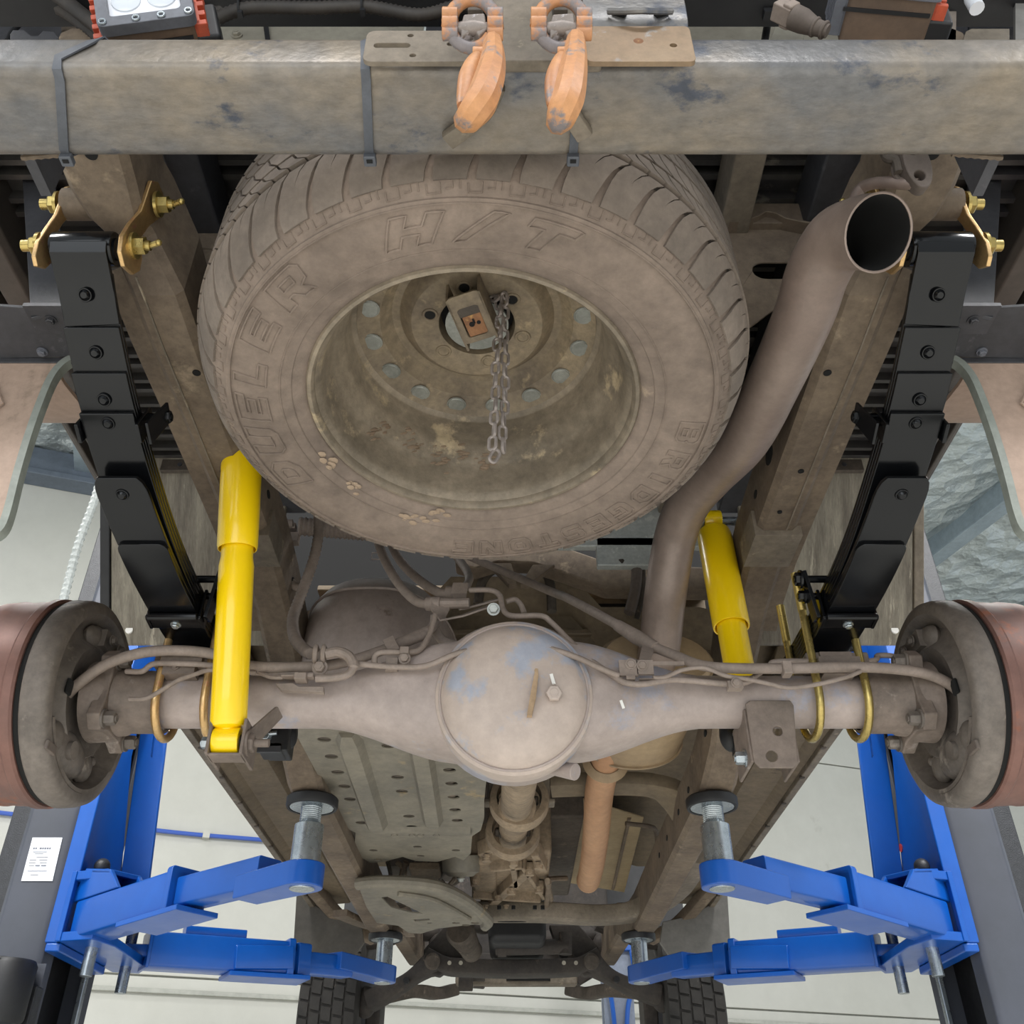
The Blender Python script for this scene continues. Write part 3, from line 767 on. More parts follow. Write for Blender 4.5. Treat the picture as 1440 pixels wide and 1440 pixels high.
# ------------------------------------------------------------------ mudguards
for sg in (-1, 1):
    lab = ('clay coloured plastic mudguard hanging beside the black leaf spring, wall behind it' if sg < 0 else
           'clay coloured plastic mudguard hanging beside the tailpipe side leaf spring, foil ceiling behind it')
    t = thing('mudguard', lab, 'mudguard', (sg * .62, .95, 2.34), 'mudguards')
    # inner edge as a gentle bow, hanging in the plane behind the wheel
    e = [(.606, 2.335), (.618, 2.322), (.626, 2.295), (.6275, 2.245), (.626, 2.19), (.622, 2.13), (.616, 2.07), (.618, 2.045), (.632, 2.035)]
    edge = spl([(a * sg, .95, b) for a, b in e], 4)
    body = edge + [V((sg * .93, .95, 2.035)), V((sg * .93, .95, 2.335))]
    m = M(); m.prism(body, (0, .006, 0)); gb = build('guard_sheet', m, CLAY, t, ang=40)
    m = M(); m.sweep(edge + [V((sg * .93, .95, 2.035))], [(-.004, -.006), (.005, -.007), (.007, -.003), (.007, .008), (-.004, .008)], up=(0, 1, 0)) if sg > 0 else m.sweep(edge + [V((sg * .93, .95, 2.035))], [(.004, -.006), (-.005, -.007), (-.007, -.003), (-.007, .008), (.004, .008)], up=(0, 1, 0))
    build('rolled_rim', m, GUARDR, t, ang=50)
    m = M(); c = V((sg * .71, .946, 2.25))
    m.tube([c + V((-sg * .032, 0, 0)), c + V((0, 0, .055)), c + V((sg * .05, 0, .0)), c + V((0, 0, -.055))], .002, 6, closed=True); build('embossed_diamond', m, CLAY, gb)
    # mounting shelf
    m = M()
    m.prism([(sg * .585, .945, 2.335), (sg * .60, .91, 2.342), (sg * .64, .865, 2.345), (sg * .95, .84, 2.345), (sg * .95, .955, 2.335)], (0, 0, .005))
    m.mm((min(sg * .585, sg * .95), .948, 2.327), (max(sg * .585, sg * .95), .954, 2.337))
    sh = build('mounting_shelf', m, DARK, t, bevel=.001)
    for a, b in ((.645, .935), (.78, .935)):
        build('shelf_bolt', M().bolt((sg * a, b, 2.335), (0, 0, -1), .0055), LAMPG, t)
    m = M(); m.tube([(sg * .70, .875, 2.342), (sg * .80, .925, 2.337)], .004, 6); build('pressed_rib', m, DARK, sh)
    # forward roll over the wheel
    m = M(); arc = [(sg * .64, .955 + .0, 2.335)]
    for i in range(9):
        a = PI * .5 * i / 8; arc.append((sg * .64, .955 + .25 * math.sin(a), 2.335 + .16 * (1 - math.cos(a))))
    m.sweep(arc, [(-.0, -.003), (.29, -.003), (.29, .003), (.0, .003)] if sg > 0 else [(-.29, -.003), (0, -.003), (0, .003), (-.29, .003)]); build('arch', m, CLAY, t)

# ================================================================== REAR AXLE
AY, AZ = 1.41, 2.03
axle = thing('rear_axle', 'dusty rear axle with round bulging differential cover spanning between the brake drums', 'axle', (0, AY, AZ))
xs = [-.635, -.60, -.56, -.555, -.50, -.42, -.34, -.27, -.22, -.18, -.15, -.12, -.09, -.05, 0, .05, .09, .12, .15, .18, .22, .27, .34, .42, .50, .555, .56, .60, .635]
def hv(x):      # half height of the housing
    a = abs(x)
    if a > .555: return .047
    if a > .34: return .0415
    cen = .128 ** 2 - min(a, .128) ** 2
    circ_ = math.sqrt(max(cen, 0)) if a < .1 else 0
    t = min(max((.30 - a) / .21, 0), 1); t = t * t * (3 - 2 * t)
    lin_ = .0415 + t * .048
    return max(circ_, lin_)
def dv(x):
    a = abs(x)
    if a > .555: return .047
    t = min(max((.30 - a) / .2, 0), 1); t = t * t * (3 - 2 * t)
    return .0415 + .032 * t
m = M(); vs = []; fs = []; n = 28
fx = []
for a, b in zip(xs, xs[1:]):
    for i in range(3): fx.append(a + (b - a) * i / 3)
fx.append(xs[-1])
for x in fx:
    e = 2.0 if abs(x) > .3 else 2.0 + 1.4 * min(1, (.3 - abs(x)) / .2)
    for k in range(n):
        a = 2 * PI * k / n; cc, ss = math.cos(a), math.sin(a)
        yy = math.copysign(abs(cc) ** (2 / e), cc) * dv(x); zz = math.copysign(abs(ss) ** (2 / e), ss) * hv(x)
        vs.append((x + .003, AY + yy, AZ + zz))
for i in range(len(fx) - 1):
    for k in range(n):
        l = (k + 1) % n; fs.append((i * n + k, i * n + l, (i + 1) * n + l, (i + 1) * n + k))
m.add(vs, fs)
build('housing', m, DIFF, axle, ang=50)
# cover
CC = V((.003, AY - .066, AZ - .022)); tilt = V((0, -1, -.16)).normalized()
m = M(); m.lathe([(.121, -.03), (.121, .0), (.119, .009), (.114, .013), (.111, .013), (.108, .018), (.101, .029), (.088, .038), (.068, .044), (.04, .048), (0, .049)], CC, tilt, n=64)
cov = build('cover', m, COVER, axle, ang=30)
m = M(); m.torus(CC + tilt * .013, tilt, .1125, .0022, n=64, m=8); build('weld_bead', m, DIFF, cov)
# lip ring under the cover
p = at(779, 976, Y=1.295)
build('filler_plug', M().bolt(p, tilt, .0125, .010, washer=False), COVER, cov, bevel=.001)
a, b = at(775, 948, Y=1.296), at(779, 962, Y=1.294); m = M(); m.bar(a, b, .005, .002, up=tilt); build('paint_mark', m, WHITE, cov)
a, b = at(873, 985, Y=1.335), at(877, 996, Y=1.335); m = M(); m.bar(a, b, .004, .002, up=(0, -1, 0)); build('paint_mark', m, WHITE, axle)
# vertical raised flute and torn tag
m = M(); fl = [at(747, 925, Y=1.300), at(752, 945, Y=1.291), at(746, 975, Y=1.289), at(741, 1006, Y=1.293)]
fr = [at(756, 928, Y=1.300), at(757, 950, Y=1.287), at(754, 978, Y=1.280), at(748, 1006, Y=1.293)]
vs = fl + fr + [p + V((0, .012, 0)) for p in fl] + [p + V((0, .012, 0)) for p in fr]
m.prism([fl[0], fl[1], fl[2], fl[3], fr[3], fr[2], fr[1], fr[0]], (0, .008, 0)); build('bent_tag', m, mat('tag_tan', '#b59b7d', '#a58a6c', sc=14, rough=.6), cov, ang=20)
m = M(); m.mm(at(697, 916, Y=1.31), at(734, 911, Y=1.33)); m.mm(at(699, 926, Y=1.305), at(715, 915, Y=1.31)); build('hose_clip', m, DIFF, axle, bevel=.0015)
# filler boss at the lower edge
m = M(); q = at(800, 1095, Y=1.40); m.cyl(q + V((-.03, .02, .025)), q + V((.010, -.012, .006)), .010, .013, n=20); build('drain_boss', m, DIFF, axle, bevel=.002)
m = M(); m.cyl((.02, AY + .06, AZ), (.02, AY + .25, AZ + .01), .085, .05, n=32); build('pinion_nose', m, AXLE, axle, bevel=.004)
for sg in (-1, 1):
    # spring seat pad and saddle
    m = M(); m.mm((sg * .515 - .05, AY - .055, AZ + .036), (sg * .515 + .05, AY + .055, AZ + .062)); build('spring_seat', m, AXLE, axle, bevel=.004)
    m = M(); m.mm((sg * .515 - .03, AY - .062, AZ + .02), (sg * .515 + .02, AY - .035, AZ + .058)); m.mm((sg * .515 - .035, AY - .066, AZ + .038), (sg * .515 + .03, AY - .05, AZ + .048)); m.bolt((sg * .515 - .01, AY - .064, AZ + .032), (0, -1, 0), .005); build('saddle_bracket', m, AXLE, axle, bevel=.002)
    # tube end sleeve and four bolt flange
    m = M(); m.lathe([(.044, 0), (.0495, .002), (.0495, .055), (.053, .06), (.054, .075), (.062, .085), (.064, .115), (0, .115)], (sg * .55, AY, AZ), (sg, 0, 0), n=36); build('tube_end', m, AXLE, axle)
    m = M()
    pts = []
    for i in range(4):
        a = PI / 4 + i * PI / 2
        for da, r in ((-.42, .062), (-.16, .083), (.16, .083), (.42, .062)): pts.append((sg * .622, AY + r * math.cos(a + da), AZ + r * math.sin(a + da)))
    m.prism(pts, (sg * .022, 0, 0)); fl_ = build('end_flange', m, AXLE, axle, bevel=.003)
    for i in range(4):
        a = PI / 4 + i * PI / 2
        build('flange_bolt', M().bolt((sg * .622, AY + .068 * math.cos(a), AZ + .068 * math.sin(a)), (-sg, 0, 0), .011, .018), PLATE, fl_)

# shock mounting brackets on the axle
m = M()
p = at(1085, 1040, Y=1.375)
o = [(-.034, .055), (-.026, .06), (.036, .06), (.040, .052), (.034, -.036), (.026, -.044), (-.024, -.044), (-.032, -.034)]
h1 = circ(-.012 + .012, -.001 + .012, .007); h2 = circ(-.006, -.030 + .012, .0085)
m.plate([(a, b) for a, b in o], [circ(.010, .012, .007), circ(-.004, -.026, .0085)], p, (1, 0, 0), (0, -.12, 1), .005)
m.mm(p + V((-.036, 0, -.035)), p + V((-.031, .09, .05))); m.mm(p + V((.033, 0, -.035)), p + V((.038, .09, .05)))
br = build('shock_bracket', m, AXLE, axle, bevel=.002)
build('bracket_bolt', M().bolt(p + V((-.036, .03, -.018)), (-1, 0, 0), .010, .016), ZINC, br)
m = M(); p = at(322, 1045, Y=1.31)
m.mm(p + V((-.026, -.014, -.023)), p + V((.026, .018, -.019))); m.mm(p + V((-.027, -.02, -.023)), p + V((-.022, .05, .03))); m.mm(p + V((.022, -.02, -.023)), p + V((.027, .05, .03)))
m.prism([p + V((.024, .0, .02)), p + V((.05, .03, .07)), p + V((.05, .07, .07)), p + V((.024, .05, .02))], (.005, 0, 0));
br = build('shock_bracket', m, AXLE, axle, bevel=.0015)
m = M(); m.bolt(p + V((-.027, 0, .0)), (-1, 0, 0), .009, .012); build('bracket_bolt', m, ZINC, br)
m = M(); m.bolt(p + V((.027, 0, .0)), (1, 0, 0), .014, .010).cyl(p + V((.03, 0, 0)), p + V((.058, 0, 0)), .006); build('bracket_bolt', m, AXLE, br)

# ------------------------------------------------------------------ brake drums
for sg in (-1, 1):
    lab = ('reddish brown brake drum with dusty backing plate beside the paper-marked hoist post' if sg < 0 else
           'reddish brown brake drum with dusty backing plate against the silver foil ceiling')
    t = thing('brake_drum', lab, 'brake drum', (sg * .70, AY, AZ), 'rear brake drums')
    o = (sg * .70, AY, AZ); ax = (sg, 0, 0)
    m = M(); m.lathe([(0, -.02), (.06, -.02), (.085, -.028), (.10, -.012), (.118, -.006), (.128, -.012), (.134, -.028), (.140, -.034), (.152, -.034), (.158, -.030), (.161, -.02), (.162, .0), (.158, .006), (.06, .006)], o, ax, n=72)
    bp = build('backing_plate', m, PLATE, t, ang=40)
    m = M(); m.lathe([(.155, .006), (.157, .007), (.157, .014), (.10, .014)], o, ax, n=72); build('dust_gap', m, HOLE, t)
    m = M(); m.lathe([(.10, .0145), (.160, .0145), (.163, .018), (.163, .030), (.160, .034), (.159, .05), (.1575, .075), (.159, .082), (.157, .105), (.150, .113), (.09, .118), (.06, .118), (.055, .125), (0, .125)], o, ax, n=72); build('drum', m, DRUM, t, ang=25)
    # embossed wheel cylinder bulges
    m = M()
    m.ell((sg * .684, AY - .01, AZ - .090), (.018, .062, .034)); m.ell((sg * .686, AY - .062, AZ - .085), (.016, .024, .028)); m.ell((sg * .686, AY + .055, AZ - .085), (.014, .03, .026)); m.cyl((sg * .676, AY - .03, AZ - .092), (sg * .662, AY - .03, AZ - .092), .014)
    build('adjuster_boss', m, PLATE, bp)
    m = M(); m.ell((sg * .684, AY, AZ + .10), (.018, .055, .026)); m.mm((min(sg * .662, sg * .69), AY - .03, AZ + .085), (max(sg * .662, sg * .69), AY + .03, AZ + .115))
    m.bolt((sg * .656, AY - .018, AZ + .10), (-sg, 0, 0), .007); m.bolt((sg * .656, AY + .018, AZ + .10), (-sg, 0, 0), .007); build('wheel_cylinder', m, PLATE, bp, bevel=.002)
    m = M(); m.lathe([(.128, -.006), (.133, -.022), (.139, -.0325), (.14, -.036), (.134, -.036), (.127, -.02), (.122, -.006)], o, ax, x=(0, 0, -1), n=20, closed=True, a0=-1.0, a1=1.0); build('pressed_rib', m, PLATE, bp)
    m = M(); q = V((sg * .668, AY - .082, AZ - .012)); m.box(q + V((sg * .004, 0, 0)), (.006, .018, .024)); build('cable_slot', m, HOLE, bp, bevel=.004)
    m = M(); q = V((sg * .664, AY - .10, AZ - .115)); m.box(q, (.006, .03, .014)); build('inspection_plug', m, LINED, bp, bevel=.002)
    for i in range(5):
        a = -2.4 + i * .45; build('plate_dimple', M().ell((sg * .687, AY + .112 * math.cos(a), AZ + .112 * math.sin(a)), (.006, .008, .008), n=8, k=6), PLATE, bp)

# ================================================================== LEAF SPRINGS
main = spl([(.800, 2.362), (.835, 2.332), (.88, 2.304), (.95, 2.264), (1.05, 2.222), (1.17, 2.184), (1.30, 2.163), (1.41, 2.157), (1.60, 2.17), (1.85, 2.22), (2.05, 2.29)] and
           [(0, .800, 2.362), (0, .835, 2.332), (0, .88, 2.304), (0, .95, 2.264), (0, 1.05, 2.222), (0, 1.17, 2.184), (0, 1.30, 2.163), (0, 1.41, 2.157), (0, 1.60, 2.17), (0, 1.85, 2.22), (0, 2.05, 2.29)], 6)
def xs_of(y): return .545 - .03 * min(max((y - .8) / .6, 0), 1)
HW = .036; TH = .0075
def leaf_mesh(sg, i, y0, y1, gap=0.0, tip=.0, hw=HW):
    m = M(); pts = [p for p in main if y0 < p.y < y1]
    def zi(y):
        for a, b in zip(main, main[1:]):
            if a.y <= y <= b.y: return a.z + (b.z - a.z) * (y - a.y) / (b.y - a.y)
        return main[-1].z
    P = [V((0, y0, zi(y0)))] + pts + [V((0, y1, zi(y1)))]
    vs = []; fs = []; n = len(P)
    # extra narrow rows at the tip for its rounded end
    rows = []
    if tip:
        for k, wv in ((0, .74), (.25, .90), (.6, .975), (1, 1)):
            yy = y0 + tip * k; rows.append((yy, wv))
    else: rows.append((y0, 1))
    rows += [(p.y, 1) for p in P[1:] if p.y > rows[-1][0] + .004]
    for y, wv in rows:
        a = zi(y - .004) if y - .004 > main[0].y else zi(y); b = zi(min(y + .004, 2.04)); sl = (b - a) / .008
        nrm = V((0, -sl, 1)).normalized() * -1
        g = gap * max(0, 1 - (y - y0) / .3) ** 1.5 if gap else 0
        c = V((sg * xs_of(y), y, zi(y))) + nrm * (TH * i + g)
        c2 = c + nrm * TH * .94
        for p, e in ((c, 0), (c2, 0)):
            vs += [p + V((-hw * wv, 0, 0)), p + V((hw * wv, 0, 0))]
    for r in range(len(rows) - 1):
        o = r * 4; q = o + 4
        fs += [(o, q, q + 1, o + 1), (o + 2, o + 3, q + 3, q + 2), (o, o + 2, q + 2, q), (o + 1, q + 1, q + 3, o + 3)]
    fs += [(0, 1, 3, 2), (len(vs) - 4, len(vs) - 2, len(vs) - 1, len(vs) - 3)]
    return m.add(vs, fs)
def spring_pt(sg, y, i):
    for a, b in zip(main, main[1:]):
        if a.y <= y <= b.y:
            k = (y - a.y) / (b.y - a.y); sl = (b.z - a.z) / (b.y - a.y); nrm = -V((0, -sl, 1)).normalized()
            return V((sg * xs_of(y), y, a.z + (b.z - a.z) * k)) + nrm * TH * i, nrm, V((0, 1, sl)).normalized()
for sg in (-1, 1):
    lab = ('gloss black leaf spring pack beside the longer yellow shock absorber' if sg < 0 else 'gloss black leaf spring pack beside the open tailpipe')
    t = thing('leaf_spring', lab, 'leaf spring', (sg * .52, AY, 2.14), 'rear leaf springs')
    spec = [(0, .812, 2.04, 0, 0), (1, .865, 1.98, 0, .0), (2, .915, 1.90, 0, 0), (3, .960, 1.85, 0, 0), (4, 1.035, 1.78, .016, .03), (5, 1.14, 1.68, .006, .012)]
    for i, y0, y1, g, tp in spec:
        build('leaf', leaf_mesh(sg, i, y0, y1, g, tp), GLOSSB, t, bevel=.0014, ang=40)
    m = M(); m.lathe([(.013, -.039), (.0215, -.039), (.0225, -.037), (.0225, .037), (.0215, .039), (.013, .039)], (sg * .545, .796, 2.378), (1, 0, 0), n=28); m.cyl((sg * .545 - .041, .796, 2.378), (sg * .545 + .041, .796, 2.378), .014); build('spring_eye', m, GLOSSB, t)
    m = M(); m.sweep([(sg * .545, .778, 2.37), (sg * .545, .784, 2.358), (sg * .545, .80, 2.350), (sg * .544, .83, 2.333), (sg * .542, .862, 2.309)], [(-.036, -.004), (.036, -.004), (.036, .004), (-.036, .004)], up=(0, 0, 1)); build('wrapper_leaf', m, GLOSSB, t, bevel=.001)
    for y, i in ((.832, 1.5), (.893, 2.2), (.945, 3.2), (.972, 4), (1.06, 6.9)):
        p, nr, tg = spring_pt(sg, y, i)
        m = M(); m.lathe([(0, .005), (.004, .005), (.0075, .001), (.008, -.002)], p, nr, n=18); m.torus(p + nr * .0005, nr, .008, .0012, n=18, m=6); build('rivet', m, GLOSSB, t)
    # clamps
    for y, i, thick in ((.982, 4.15, .045), (1.30, 6.35, .06)):
        p, nr, tg = spring_pt(sg, y, i)
        m = M()
        R = Matrix((V((1, 0, 0)), tg, -nr)).transposed()
        if y > 1.2:
            m.box(p + nr * .003, (.086, .030, .006), R)
            m.tube([p + nr * .006 - tg * .016 + V((-.038, 0, 0)), p + nr * .006 - tg * .016 + V((.038, 0, 0))], .006, 10)
        m.box(p - nr * .02 + V((HW + .004, 0, 0)), (.005, .028, .056), R); m.box(p - nr * .02 - V((HW + .004, 0, 0)), (.005, .028, .056), R)
        m.cyl(p - nr * .045 + V((-.055, 0, 0)), p - nr * .045 + V((.055, 0, 0)), .0055)
        cl = build('clamp', m, GLOSSB, t, bevel=.0012)
        m = M(); q = p - nr * .045 - V((sg * .058, 0, 0)); m.bolt(q, (-sg, 0, 0), .009, .010); build('clamp_bolt', m, GLOSSB, cl)
        if y > 1.2: 
            m = M(); m.bolt(p + nr * .006 + tg * .004, nr, .006, .006); build('clamp_bolt', m, ZINC, cl)
        # inner ears that stand up beside the pack
        m = M(); q = p - V((sg * (HW + .012), 0, 0))
        if y > 1.2: m.bar(q + nr * .0, q - nr * .075 - tg * .02 - V((sg * .012, 0, 0)), .026, .006, up=(1, 0, 0)); m.cyl(q - nr * .065 - tg * .018 - V((sg * .022, 0, 0)), q - nr * .065 - tg * .018 + V((sg * .07, 0, 0)), .006); m.bolt(q - nr * .065 - tg * .018 - V((sg * .016, 0, 0)), (-sg, 0, 0), .011, .010)
        else: m.prism([q + tg * .02, q - tg * .012, q - nr * .05 - tg * .02 - V((sg * .014, 0, 0)), q - nr * .05 + tg * .008 - V((sg * .014, 0, 0))], (-sg * .004, 0, 0))
        build('clamp_ear', m, GLOSSB, cl, bevel=.001)
    # ---------------- shackle
    lab = ('gold zinc shackle with bolts joining spring eye to rail, near the left cable tie' if sg < 0 else 'gold zinc shackle with bolts joining spring eye to rail, next to the tailpipe mouth')
    k = thing('spring_shackle', lab, 'shackle', (sg * .545, .79, 2.4), 'spring shackles')
    ZT, ZB = 2.462, 2.378
    for side, xa, xb in ((1, .593, .599), (-1, .490, .488)):
        x = xa
        m = M(); pr_ = [(.763, 2.476), (.775, 2.49), (.80, 2.492), (.812, 2.48), (.812, 2.46), (.803, 2.43), (.802, 2.41), (.822, 2.39), (.826, 2.372), (.815, 2.352), (.79, 2.338), (.772, 2.344), (.764, 2.365), (.772, 2.40), (.776, 2.43)]
        if side > 0: pr_ = [(.79 + (y - .79) * .62, z) for y, z in pr_]
        pr_ = [(y, z) for y, z in pr_]
        m.prism([(sg * (x + -(.008 if side > 0 else .014) * ((z - 2.40) / .09) * (1 if z > 2.40 else 0)), y, z) for y, z in pr_], (sg * side * .006, 0, 0))
        build('shackle_plate', m, GOLD, k, bevel=.0015)
        for z in (ZT, ZB):
            q = V((sg * (x + side * .007 - (.012 if side < 0 and z > 2.42 else 0)), .79, z))
            if side > 0:
                b = M().bolt(q, (sg, 0, 0), .0125, .013); b.cyl(q, q + V((sg * .024, 0, 0)), .0075)
            else:
                b = M(); b.cyl(q, q + V((-sg * .004, 0, 0)), .017, n=20); b.tube([q, q + V((-sg * .016, 0, 0))], .0115, n=6)
                b.cyl(q, q + V((-sg * .022, 0, 0)), .0065); b.cyl(q + V((-sg * .022, 0, 0)), q + V((-sg * .032, -.004, 0)), .004, n=8); b.ell(q + V((-sg * .034, -.005, 0)), (.0045, .0045, .0045), n=8, k=6)
            build('shackle_bolt', b, GOLDG, k)
    m = M(); m.cyl((sg * .50, .79, ZT), (sg * .592, .79, ZT), .021); build('pivot_bush', m, MUD, k)

# ------------------------------------------------------------------ U-bolts under the axle tube
ul = {(-1, 0): 'gold U-bolt under the axle tube nearest the drum, on the longer yellow shock side', (-1, 1): 'gold U-bolt under the axle tube half hidden by the longer yellow shock absorber',
      (1, 0): 'greenish gold U-bolt under the axle tube nearest the drum below the foil ceiling', (1, 1): 'greenish gold U-bolt with exposed threaded leg, next to the flat shock bracket'}
for sg in (-1, 1):
    for j, x in enumerate((.549, .474)):
        r = .0065; R_ = .054; pts = []
        top = 2.235 if (sg > 0 and j == 1) else 2.20
        pts.append((sg * x + .0, AY - R_, top)); pts.append((sg * x, AY - R_, AZ + .02))
        for i in range(0, 13):
            a = PI + PI * i / 12; pts.append((sg * x, AY + R_ * math.cos(a), AZ - .004 + R_ * math.sin(a)))
        pts.append((sg * x, AY + R_, AZ + .02)); pts.append((sg * x, AY + R_, top))
        t = thing('u_bolt', ul[(sg, j)], 'bolt', pts[0], 'axle U-bolts')
        build('bolt_rod', M().tube(pts, r, 12), GOLD if sg < 0 else GOLDG, t)
        m = M()
        for yy in (AY - R_, AY + R_):
            z = 2.165; zz = z; pr_ = []
            while zz < top: pr_ += [(.0066, zz), (.0074, zz + .001)]; zz += .002
            m.lathe(pr_, (sg * x, yy, 0), (0, 0, 1), n=14)
        build('thread', m, GOLD if sg < 0 else GOLDG, t)

# ================================================================== SHOCK ABSORBERS
t = thing('shock_absorber', 'long yellow shock absorber running in front of the axle tube up behind the spare tyre', 'shock absorber', at(320, 1043, Y=1.31), 'yellow shock absorbers')
b = at(320, 1043, Y=1.31); e = at(342, 610, Y=1.20); ax = (e - b).normalized(); Ls = (e - b).length
s0 = (at(326, 1022, Y=1.305) - b).length; s1 = (at(334, 768, Y=1.245) - b).length
m = M(); m.lathe([(0, s0 - .012), (.010, s0 - .012), (.013, s0 - .004), (.023, s0), (.0262, s0 + .006), (.0265, s0 + .06), (.0268, s1 - .035), (.0245, s1 - .02), (.0245, s1 + .03)], b, ax, n=40); build('body', m, YEL, t, ang=30)
m = M(); m.lathe([(.027, s1 + .02), (.0283, s1 - .006), (.0298, s1 - .006), (.0312, s1), (.0318, s1 + .05), (.0325, Ls), (0, Ls)], b, ax, n=40); build('dust_cover', m, YEL, t, ang=30)
m = M(); m.lathe([(.010, -.019), (.0195, -.019), (.0205, -.017), (.0205, .017), (.0195, .019), (.010, .019)], b, (1, 0, 0), n=32, closed=True); build('eye', m, YEL, t, ang=30)
m = M(); m.lathe([(.004, -.021), (.0105, -.021), (.0105, .021), (.004, .021)], b, (1, 0, 0), n=20, closed=True); build('bush', m, BLACK, t)
t = thing('shock_absorber', 'yellow shock absorber leaning behind the axle tube between exhaust pipe and frame rail', 'shock absorber', at(1060, 1050, Y=1.50), 'yellow shock absorbers')
b = at(1062, 1058, Y=1.50); e = at(1003, 745, Y=1.545); ax = (e - b).normalized(); Ls = (e - b).length
s1 = (at(1032, 880, Y=1.525) - b).length
m = M(); m.lathe([(0, -.0), (.006, 0.0), (.012, .02), (.022, .045), (.0262, .06), (.0265, s1 - .03), (.0265, s1 + .03)], b, ax, n=40); build('body', m, YEL, t, ang=30)
m = M(); m.lathe([(.027, s1 + .02), (.030, s1 - .004), (.0325, s1 - .004), (.0335, s1), (.0335, Ls - .02), (.031, Ls - .008), (.022, Ls), (0, Ls)], b, ax, n=40); build('dust_cover', m, YEL, t, ang=30)
m = M(); q = e + ax * .022; m.lathe([(.008, -.017), (.021, -.017), (.022, -.015), (.022, .015), (.021, .017), (.008, .017)], q, (1, 0, 0), n=28, closed=True); build('eye', m, YEL, t, ang=30)
m = M(); m.cyl(q + V((-.035, 0, 0)), q + V((.05, 0, 0)), .009).cyl(q + V((-.04, 0, 0)), q + V((-.02, 0, 0)), .02); build('mount_pin', m, ZINC, t)
# black stop brackets beyond the axle
for sg, px, lab in ((-1, 384, 'black bump stop bracket with silver nut below the axle by the longer shock'), (1, 1046, 'black bump stop bracket with silver nut beside the flat shock bracket')):
    p = at(px, 1046, Y=1.56); t = thing('bump_stop', lab, 'bump stop', p)
    m = M(); m.mm(p + V((-.018, -.02, -.022)), p + V((.022, .02, -.004))); m.mm(p + V((-.010, -.02, -.02)), p + V((.030, .03, .03))); build('bracket', m, BLACK, t, bevel=.003)
    m = M(); m.ell(p + V((.02 * -sg, .01, .02)), (.018, .02, .03)); build('rubber', m, BLACK, t)
    m = M(); m.bolt(p + V((-.008, -.02, .004)), (0, -1, 0), .007, .008).cyl(p + V((-.022, -.024, .006)), p + V((.01, -.024, .010)), .004); build('nut', m, ZINC, t)
    m = M(); m.mm(p + V((-.020, -.023, -.024)), p + V((.020, -.019, -.012))); build('front_plate', m, DARK, t, bevel=.001)

# ================================================================== SPARE WHEEL
SC = V((-.051, .957, 2.262)); ta = math.radians(4)
SU = V((1, 0, 0)); SF = V((0, math.cos(ta), -math.sin(ta))); SA = V((0, math.sin(ta), math.cos(ta)))
def sp(phi, r, z):       # phi counted as seen from below, anticlockwise from +X
    return SC + SU * (r * math.cos(phi)) - SF * (r * math.sin(phi)) + SA * z
spare = thing('spare_wheel_assembly', 'big dusty spare tyre on a steel rim hanging flat under the tray', 'wheel', SC)
side = [(.219, .014), (.2205, .002), (.224, -.004), (.231, -.0085), (.240, -.0115), (.241, -.0135), (.252, -.017), (.268, -.0205), (.285, -.0225), (.300, -.0225), (.316, -.0205), (.3165, -.0225), (.3225, -.0215), (.323, -.019), (.334, -.0125), (.342, -.005), (.349, .005), (.355, .018), (.3605, .031)]
grv = .0085
half = side + [(.3645 - .0, .040), (.3655, .045)]
prof = half + [(.366, .10)] + [(r, .20 - z) for r, z in reversed(half)]
m = M(); m.lathe(prof, SC, SA, SU, n=144); tyre = build('tyre', m, TYRE, spare, ang=28)
def side_z(r):
    for (a, za), (b, zb) in zip(side, side[1:]):
        if a <= r <= b: return za + (zb - za) * (r - a) / max(b - a, 1e-6)
    return side[-1][1]
# tread: shoulder lugs with curved slots, then ribs of blocks
def patchblock(m, rows, lift):
    """rows: list of rows of (phi, r, z); lifted copy closed with walls"""
    nr = len(rows); nc = len(rows[0]); top = []; bot = []
    for row in rows:
        for phi, r, z, nrm in row:
            p = sp(phi, r, z); d = sp(phi, r + nrm[0] * lift, z + nrm[1] * lift)
            bot.append(p); top.append(d)
    N = nr * nc; vs = top + bot; fs = []
    for i in range(nr - 1):
        for j in range(nc - 1): fs.append((i * nc + j, i * nc + j + 1, (i + 1) * nc + j + 1, (i + 1) * nc + j))
    bd = [j for j in range(nc)] + [i * nc + nc - 1 for i in range(1, nr)] + [(nr - 1) * nc + j for j in range(nc - 2, -1, -1)] + [i * nc for i in range(nr - 2, 0, -1)]
    for a, b in zip(bd, bd[1:] + bd[:1]): fs.append((a, b, b + N, a + N))
    m.add(vs, fs)
NP = 92
m = M()
sh_prof = [(.337, -.0095), (.344, -.002), (.350, .007), (.3555, .019), (.3605, .031), (.3645, .040), (.366, .0475)]
for k in range(NP):
    p0 = 2 * PI * k / NP; wd = 2 * PI / NP * .88
    rows = []
    for i, (r, z) in enumerate(sh_prof):
        t = i / (len(sh_prof) - 1); skew = -.075 * t * t + (.02 if k % 2 else 0) * (1 - t)
        a, b = sh_prof[max(i - 1, 0)], sh_prof[min(i + 1, len(sh_prof) - 1)]
        d = V((b[0] - a[0], b[1] - a[1])); nn = V((d.y, -d.x)).normalized()
        ww = wd * (1 if t > .25 else (.93 if k % 2 else 1.0))
        rows.append([(p0 + skew + ww * (j / 3 - .5), r, z, nn) for j in range(4)])
    patchblock(m, rows, .0038)
